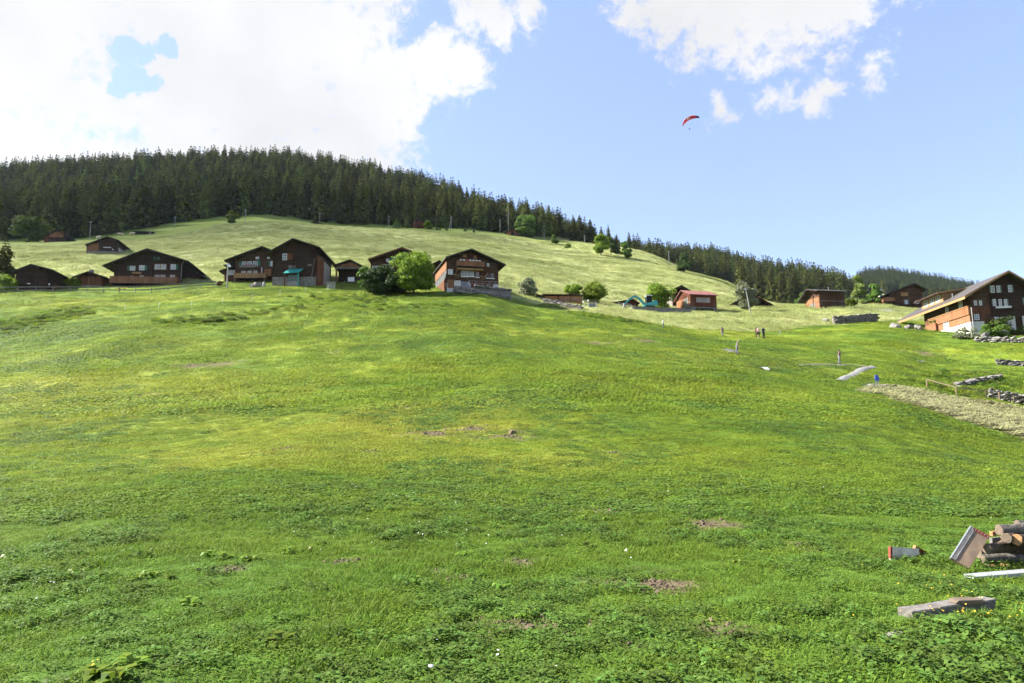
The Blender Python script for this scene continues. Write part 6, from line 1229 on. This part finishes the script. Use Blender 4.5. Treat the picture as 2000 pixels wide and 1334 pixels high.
for pl in o.data.polygons:
    x, y = pl.center.x, pl.center.y; pl.material_index = 1 if x > 5.0 or x < -5.9 else 2 if (abs(x + .4) < .45 and abs(y) < 1.2) or (abs(x + .4) < 1.3 and abs(y) < .5) else 0
o.rotation_euler = (R(-22), R(-24), 0); o.location = (-.3, 0, 7.6); RM = Euler(o.rotation_euler).to_matrix()
m = MB()
for i in (1, 5, 9, 13, 15, 19, 23, 27):
    for j in (1, 5): m.tube([RM @ Vector(V[k0 + i * (mseg + 1) + j]) + Vector(o.location), (.25 if i > 14 else -.25, 0, .45)], .006, 3, False)
m.build('lines', MAT['white_fabric'], e)
m = MB(); m.tube([(0, .25, -.35), (0, .1, -.25), (0, 0, .1), (0, .05, .5)], [.22, .3, .3, .2], 10); m.build('harness', MAT['cloth_black'], e)
MB().tube([(0, 0, .5), (0, 0, .62), (0, 0, .8), (0, 0, .88)], [.08, .13, .13, .05], 10).build('pilot_head', MAT['cloth_black'], e); m = MB(); m.tube([(-.12, -.1, -.25), (-.12, -.65, -.15), (-.12, -.9, -.45)], [.1, .08, .06], 7); m.tube([(.12, -.1, -.25), (.12, -.65, -.15), (.12, -.9, -.45)], [.1, .08, .06], 7); m.build('pilot_legs', MAT['cloth_navy'], e)

# ------------------------------------------------------------------ foreground timber
def log(label, a, b, r_, bk, cut, seed, n=14, group='logs of the pile at the right'):
    """a,b world points; a is the visible sawn end"""
    a = Vector(a); b = Vector(b); e = empty('log', a, 0, label, 'log', group); d = b - a; r = np.random.default_rng(seed); L = d.length; t_ = d.normalized(); u_ = t_.cross(Vector((0, 0, 1))).normalized(); v_ = u_.cross(t_); V = []; F = []; K = 10
    ph = r.uniform(0, 6, 4)
    for i in range(K + 1):
        f = i / K; c = d * f + u_ * .25 * r_ * math.sin(f * 3 + ph[0]) + v_ * .2 * r_ * math.sin(f * 4 + ph[1])
        for k in range(n):
            q = 2 * math.pi * k / n; rr = r_ * (1 + .07 * math.sin(3 * q + ph[2] + f) + .05 * r.normal() + .05 * math.sin(9 * f + ph[3])); V.append(c + (u_ * math.cos(q) + v_ * math.sin(q)) * rr)
    for i in range(K):
        for k in range(n): F.append((i * n + k, i * n + (k + 1) % n, (i + 1) * n + (k + 1) % n, (i + 1) * n + k))
    mk('bark', V, F, MAT[bk], e, True)
    for i, mt in ((0, cut), (K, cut)):
        ring = V[i * n:(i + 1) * n]; c = sum(ring, Vector()) / n; ring2 = [c + (q - c) * .9 - t_ * (.006 if i == 0 else -.006) for q in ring]; VV = ring + ring2 + [c - t_ * (.008 if i == 0 else -.008)]; FF = [(k, (k + 1) % n, n + (k + 1) % n, n + k) for k in range(n)] + [(n + k, n + (k + 1) % n, 2 * n) for k in range(n)]
        if i == 0: FF = [tuple(reversed(f)) for f in FF]
        mk('sawn_end', VV, FF, MAT[mt], e)
    return e
Yp = hit(1950, 1106).y; q = lambda px, py, dy=0.: P(px, py, Yp + dy)
log('bottom grey lichened log of the pile', q(1917, 1091, -.05), q(2060, 1095, .15), .062, 'bark_grey', 'cut_grey', 1)
log('dark brown log with pale sawn end lying across the pile', q(1924, 1074, -.22), q(2050, 1052, .45), .062, 'bark_brown', 'cut_grey', 2)
log('log with greyish sawn end facing left, middle layer', q(1965, 1053, -.25), q(2010, 1049, .75), .066, 'bark_brown', 'cut_grey', 3)
log('log with fresh orange sawn end, middle layer', q(1987, 1054, -.28), q(2030, 1051, .75), .070, 'bark_brown', 'cut_wood', 4)
log('topmost long grey log of the pile', q(1953, 1034, .0), q(2070, 1030, .1), .068, 'bark_grey', 'cut_grey', 5)
log('pale grey log end resting highest at the picture edge', q(1987, 1025, .25), q(2080, 1024, .35), .05, 'bark_grey', 'cut_grey', 6)
log('inner brown log behind the tilted panel', q(1912, 1080, .25), q(2060, 1078, .45), .065, 'bark_brown', 'cut_grey', 7)
log('thin dark log wedged high in the pile behind the orange end', q(1958, 1064, .05), q(2060, 1062, .6), .05, 'bark_brown', 'cut_grey', 31)
log('thin grey log lying behind the topmost log', q(1972, 1042, .35), q(2080, 1038, .45), .05, 'bark_grey', 'cut_grey', 32)
log('lower inner brown log of the pile', q(1940, 1098, .3), q(2070, 1098, .4), .075, 'bark_brown', 'cut_grey', 9)
for k in range(5): log('short round bearer log poking out under the pile', q(1927 + k * 15, 1106, -.16), q(1930 + k * 15, 1104, .7), .034, 'bark_brown', 'cut_wood' if k else 'cut_grey', 20 + k, 10, 'bearer logs under the pile')
simple('form_pale', (.58, .53, .45), .85, .25, 7, bump=.2); simple('weathered_plank', (.14, .13, .12), .9, .35, 14, bump=.5); simple('form_board', (.21, .15, .10), .85, .35, 7, bump=.2)
a, b = q(1935, 1055, .35), q(1975, 1050, .4); o = empty('grey_board', a, 0, 'grey weathered boards stuck into the log pile', 'board'); MB().bar((0, 0, -.02), tuple(b - a + Vector((0, 0, -.03))), .05, .10).build('plank', MAT['weathered_plank'], o); MB().bar((0, -.02, .09), tuple(b - a + Vector((0, 0, .08))), .05, .06).build('plank', MAT['cut_wood'], o)
def sheet(name, label, A, B, C, Dq, th, mat, parts):
    """panel with corners A B C D (top-left, top-right, bottom-right, bottom-left), thickness th away from the camera; parts: strips in panel fractions"""
    A, B, C, Dq = map(Vector, (A, B, C, Dq)); o = empty(name, Dq, 0, label, 'panel'); O = Dq; nn = (B - A).cross(Dq - A).normalized()
    if nn.y > 0: nn = -nn
    def quad(f, mt, nm, u0, u1, v0, v1, n0, n1):
        S = lambda u_, v_: (A * (1 - u_) + B * u_) * (1 - v_) + (Dq * (1 - u_) + C * u_) * v_ - O
        R4 = [S(u0, v0), S(u1, v0), S(u1, v1), S(u0, v1)]; V = [p + nn * n1 for p in R4] + [p + nn * n0 for p in R4]; return mk(nm, V, [(0, 1, 2, 3), (7, 6, 5, 4), (0, 4, 5, 1), (1, 5, 6, 2), (2, 6, 7, 3), (3, 7, 4, 0)], MAT[mt], o)
    quad(0, mat, 'board', 0, 1, 0, 1, -th, 0)
    for nm, mt, u0, u1, v0, v1, h_ in parts: quad(0, mt, nm, u0, u1, v0, v1, -th - .004, h_)
    return o
rv = [('rivet', 'aluminium', .1 + .16 * k, .13 + .16 * k, .025, .05, .012) for k in range(6)]
sheet('formwork_panel', 'tilted grey formwork panel with red top edge leaning on the logs', q(1896, 1028, -.12), q(1933, 1048, -.2), q(1893, 1110, -.5), q(1857, 1090, -.42), .03, 'form_board', [('red_edge', 'red_strip', .12, 1.0, -.01, .07, .006), ('side_rail', 'aluminium', -.03, .03, -.01, 1.0, .01), ('side_strip', 'weathered_plank', .04, .2, .0, 1.0, .008), ('joint_rail', 'aluminium', .205, .235, .08, .98, .01)] + rv)
Y2 = hit(1770, 1094).y; q2 = lambda px, py, dy=0.: P(px, py, Y2 + dy)
sheet('formwork_panel', 'short pale formwork panel with red left edge standing in the grass', q2(1739, 1067.5), q2(1795, 1071.5, .1), q2(1795, 1098, .06), q2(1739, 1097, -.03), .03, 'form_pale', [('red_edge', 'red_strip', -.01, .06, -.01, .75, .008)] + [('rivet', 'aluminium', .03, .05, .12 + .14 * k, .15 + .14 * k, .014) for k in range(4)])
sheet('broken_panel', 'broken rust-red panel corner behind the pale formwork panel', q2(1789, 1066, .15), q2(1810, 1078, .3), q2(1800, 1096, .3), q2(1782, 1086, .15), .03, 'red_strip', [('worn_strip', 'cut_wood', -.02, .12, -.01, 1.0, .006)])
# aluminium plank
A0, B0 = hit(1892, 1131), hit(2040, 1128); A0 = P(1892, 1126, A0.y); B0 = P(2060, 1112, A0.y + .25); o = empty('aluminium_plank', A0, 0, 'long pale metal plank lying across the grass at the right edge', 'plank'); d = B0 - A0
MB().bar((0, 0, 0), tuple(d), .14, .028).build('deck', MAT['aluminium'], o); MB().bar((0, -.08, -.012), tuple(d + Vector((0, -.08, -.012))), .018, .05).build('side_flange', MAT['aluminium'], o); MB().bar((0, .08, -.012), tuple(d + Vector((0, .08, -.012))), .018, .05).build('side_flange', MAT['aluminium'], o)
# old plank
A0, B0 = hit(1770, 1205), hit(1930, 1186); A0 = A0 + Vector((0, 0, .04)); B0 = B0 + Vector((0, 0, .06)); o = empty('old_plank', A0, 0, 'thick weathered grey plank lying in the clover', 'plank'); d = B0 - A0; t_ = d.normalized(); s_ = Vector((-t_.y, t_.x, 0)).normalized()
V = []; F = []; K = 14
for i in range(K + 1):
    f = i / K; c = d * f; wd = .085 * (1 + .06 * math.sin(5 * f)); 
    for (a, b) in ((-1, -.05), (-1, .022), (-.9, .033), (.9, .033), (1, .022), (1, -.05)): V.append(c + s_ * a * wd + Vector((0, 0, b + .004 * math.sin(9 * f + a * 3))) + t_ * (random.gauss(0, .012) if i in (0, K) else 0))
for i in range(K):
    for k in range(6): F.append((i * 6 + k, i * 6 + (k + 1) % 6, (i + 1) * 6 + (k + 1) % 6, (i + 1) * 6 + k))
F += [tuple(range(6)), tuple(range((K + 1) * 6 - 1, K * 6 - 1, -1))]; F = [tuple(reversed(f)) for f in F]; mk('board', V, F, MAT['weathered_plank'], o)
c = d * .70 + Vector((0, 0, .035)); r_ = inst('driftwood_lump', ROCK[1], o, c - s_ * .04, (0, .05, math.atan2(d.y, d.x)), (.36, .12, .07)); r_.data = ROCK[1].copy(); r_.data.materials.clear(); r_.data.materials.append(MAT['cut_grey'])
c = d * .99 + s_ * .03; MB().bar(tuple(c), tuple(c + t_ * .14), .04, .015).build('splinter', MAT['weathered_plank'], o)
p = hit(1745, 1243); o = inst('flat_stone', ROCK[3], None, p, (0, 0, .3), (.22, .12, .06)); tag(o, 'small flat pale stone in the clover below the plank', 'stone')

# ------------------------------------------------------------------ unseen clouds added towards the sun to shade the left slope and near field
def cloud(name, label, spots, dens):
    bm = bmesh.new()
    for x, y, r_ in spots:
        c_ = Vector((x, y, G(x, y))) + sdir * 2500
        for k in range(5):
            o_ = Vector((random.gauss(0, .42), random.gauss(0, .42), random.gauss(0, .3))) * r_; bmesh.ops.create_icosphere(bm, subdivisions=2, radius=r_ * random.uniform(.55, .9), matrix=Matrix.Translation(c_ + o_))
    me_ = bpy.data.meshes.new(name); bm.to_mesh(me_); bm.free(); o = bpy.data.objects.new(name, me_); col.objects.link(o); md = o.modifiers.new('merge', 'REMESH'); md.mode = 'VOXEL'; md.voxel_size = 5
    dg = bpy.context.evaluated_depsgraph_get(); nm = bpy.data.meshes.new_from_object(o.evaluated_get(dg)); bpy.data.objects.remove(o); o = bpy.data.objects.new(name, nm); col.objects.link(o)
    g = NG(name + '_vapour'); vs_ = g.n('ShaderNodeVolumeScatter'); vs_.inputs['Color'].default_value = (1, 1, 1, 1); vs_.inputs['Density'].default_value = dens; vs_.inputs['Anisotropy'].default_value = .5; g.l(vs_.outputs[0], g.out.inputs['Volume']); nm.materials.clear(); nm.materials.append(g.m); tag(o, label, 'cloud', kind='stuff'); return o
sp = [(-150, 200, 34), (-110, 180, 30), (-75, 205, 32), (-130, 245, 38), (-90, 250, 36), (-50, 235, 30), (-170, 280, 40), (-120, 300, 38), (-70, 300, 34), (-20, 285, 26), (-30, 210, 24), (-200, 330, 40), (-145, 350, 36), (-95, 350, 30), (-210, 230, 36), (-40, 330, 24)]
cloud('cloud', 'unseen cumulus cloud added towards the sun to shade the left slope', sp, .011)
sp = [(-7, 12, 7), (0, 15, 7), (-9, 6, 6), (4, 24, 9), (12, 34, 10), (20, 46, 11), (16, 20, 9), (26, 32, 10), (6, 10, 7), (14, 8, 7), (-4, 8, 6), (10, 56, 9), (30, 60, 11)]
cloud('cloud', 'thin unseen cloud added towards the sun to shade the near field', sp, .006)

# ------------------------------------------------------------------ the air: far slopes fade to blue
hz = MB().box(-3600, 3600, -60, 2990, -6, 520).build('haze', None, None); tag(hz, 'thin blue summer haze over the valley', 'haze', kind='stuff')
g = NG('air'); v_s = g.n('ShaderNodeVolumePrincipled'); v_s.inputs['Color'].default_value = (.62, .78, 1, 1); v_s.inputs['Density'].default_value = .00003; v_s.inputs['Anisotropy'].default_value = .3; g.l(v_s.outputs[0], g.out.inputs['Volume']); hz.data.materials.append(g.m)
for o in bpy.data.objects:
    if o.parent is None and 'category' in o and 'kind' not in o: o['kind'] = 'thing'
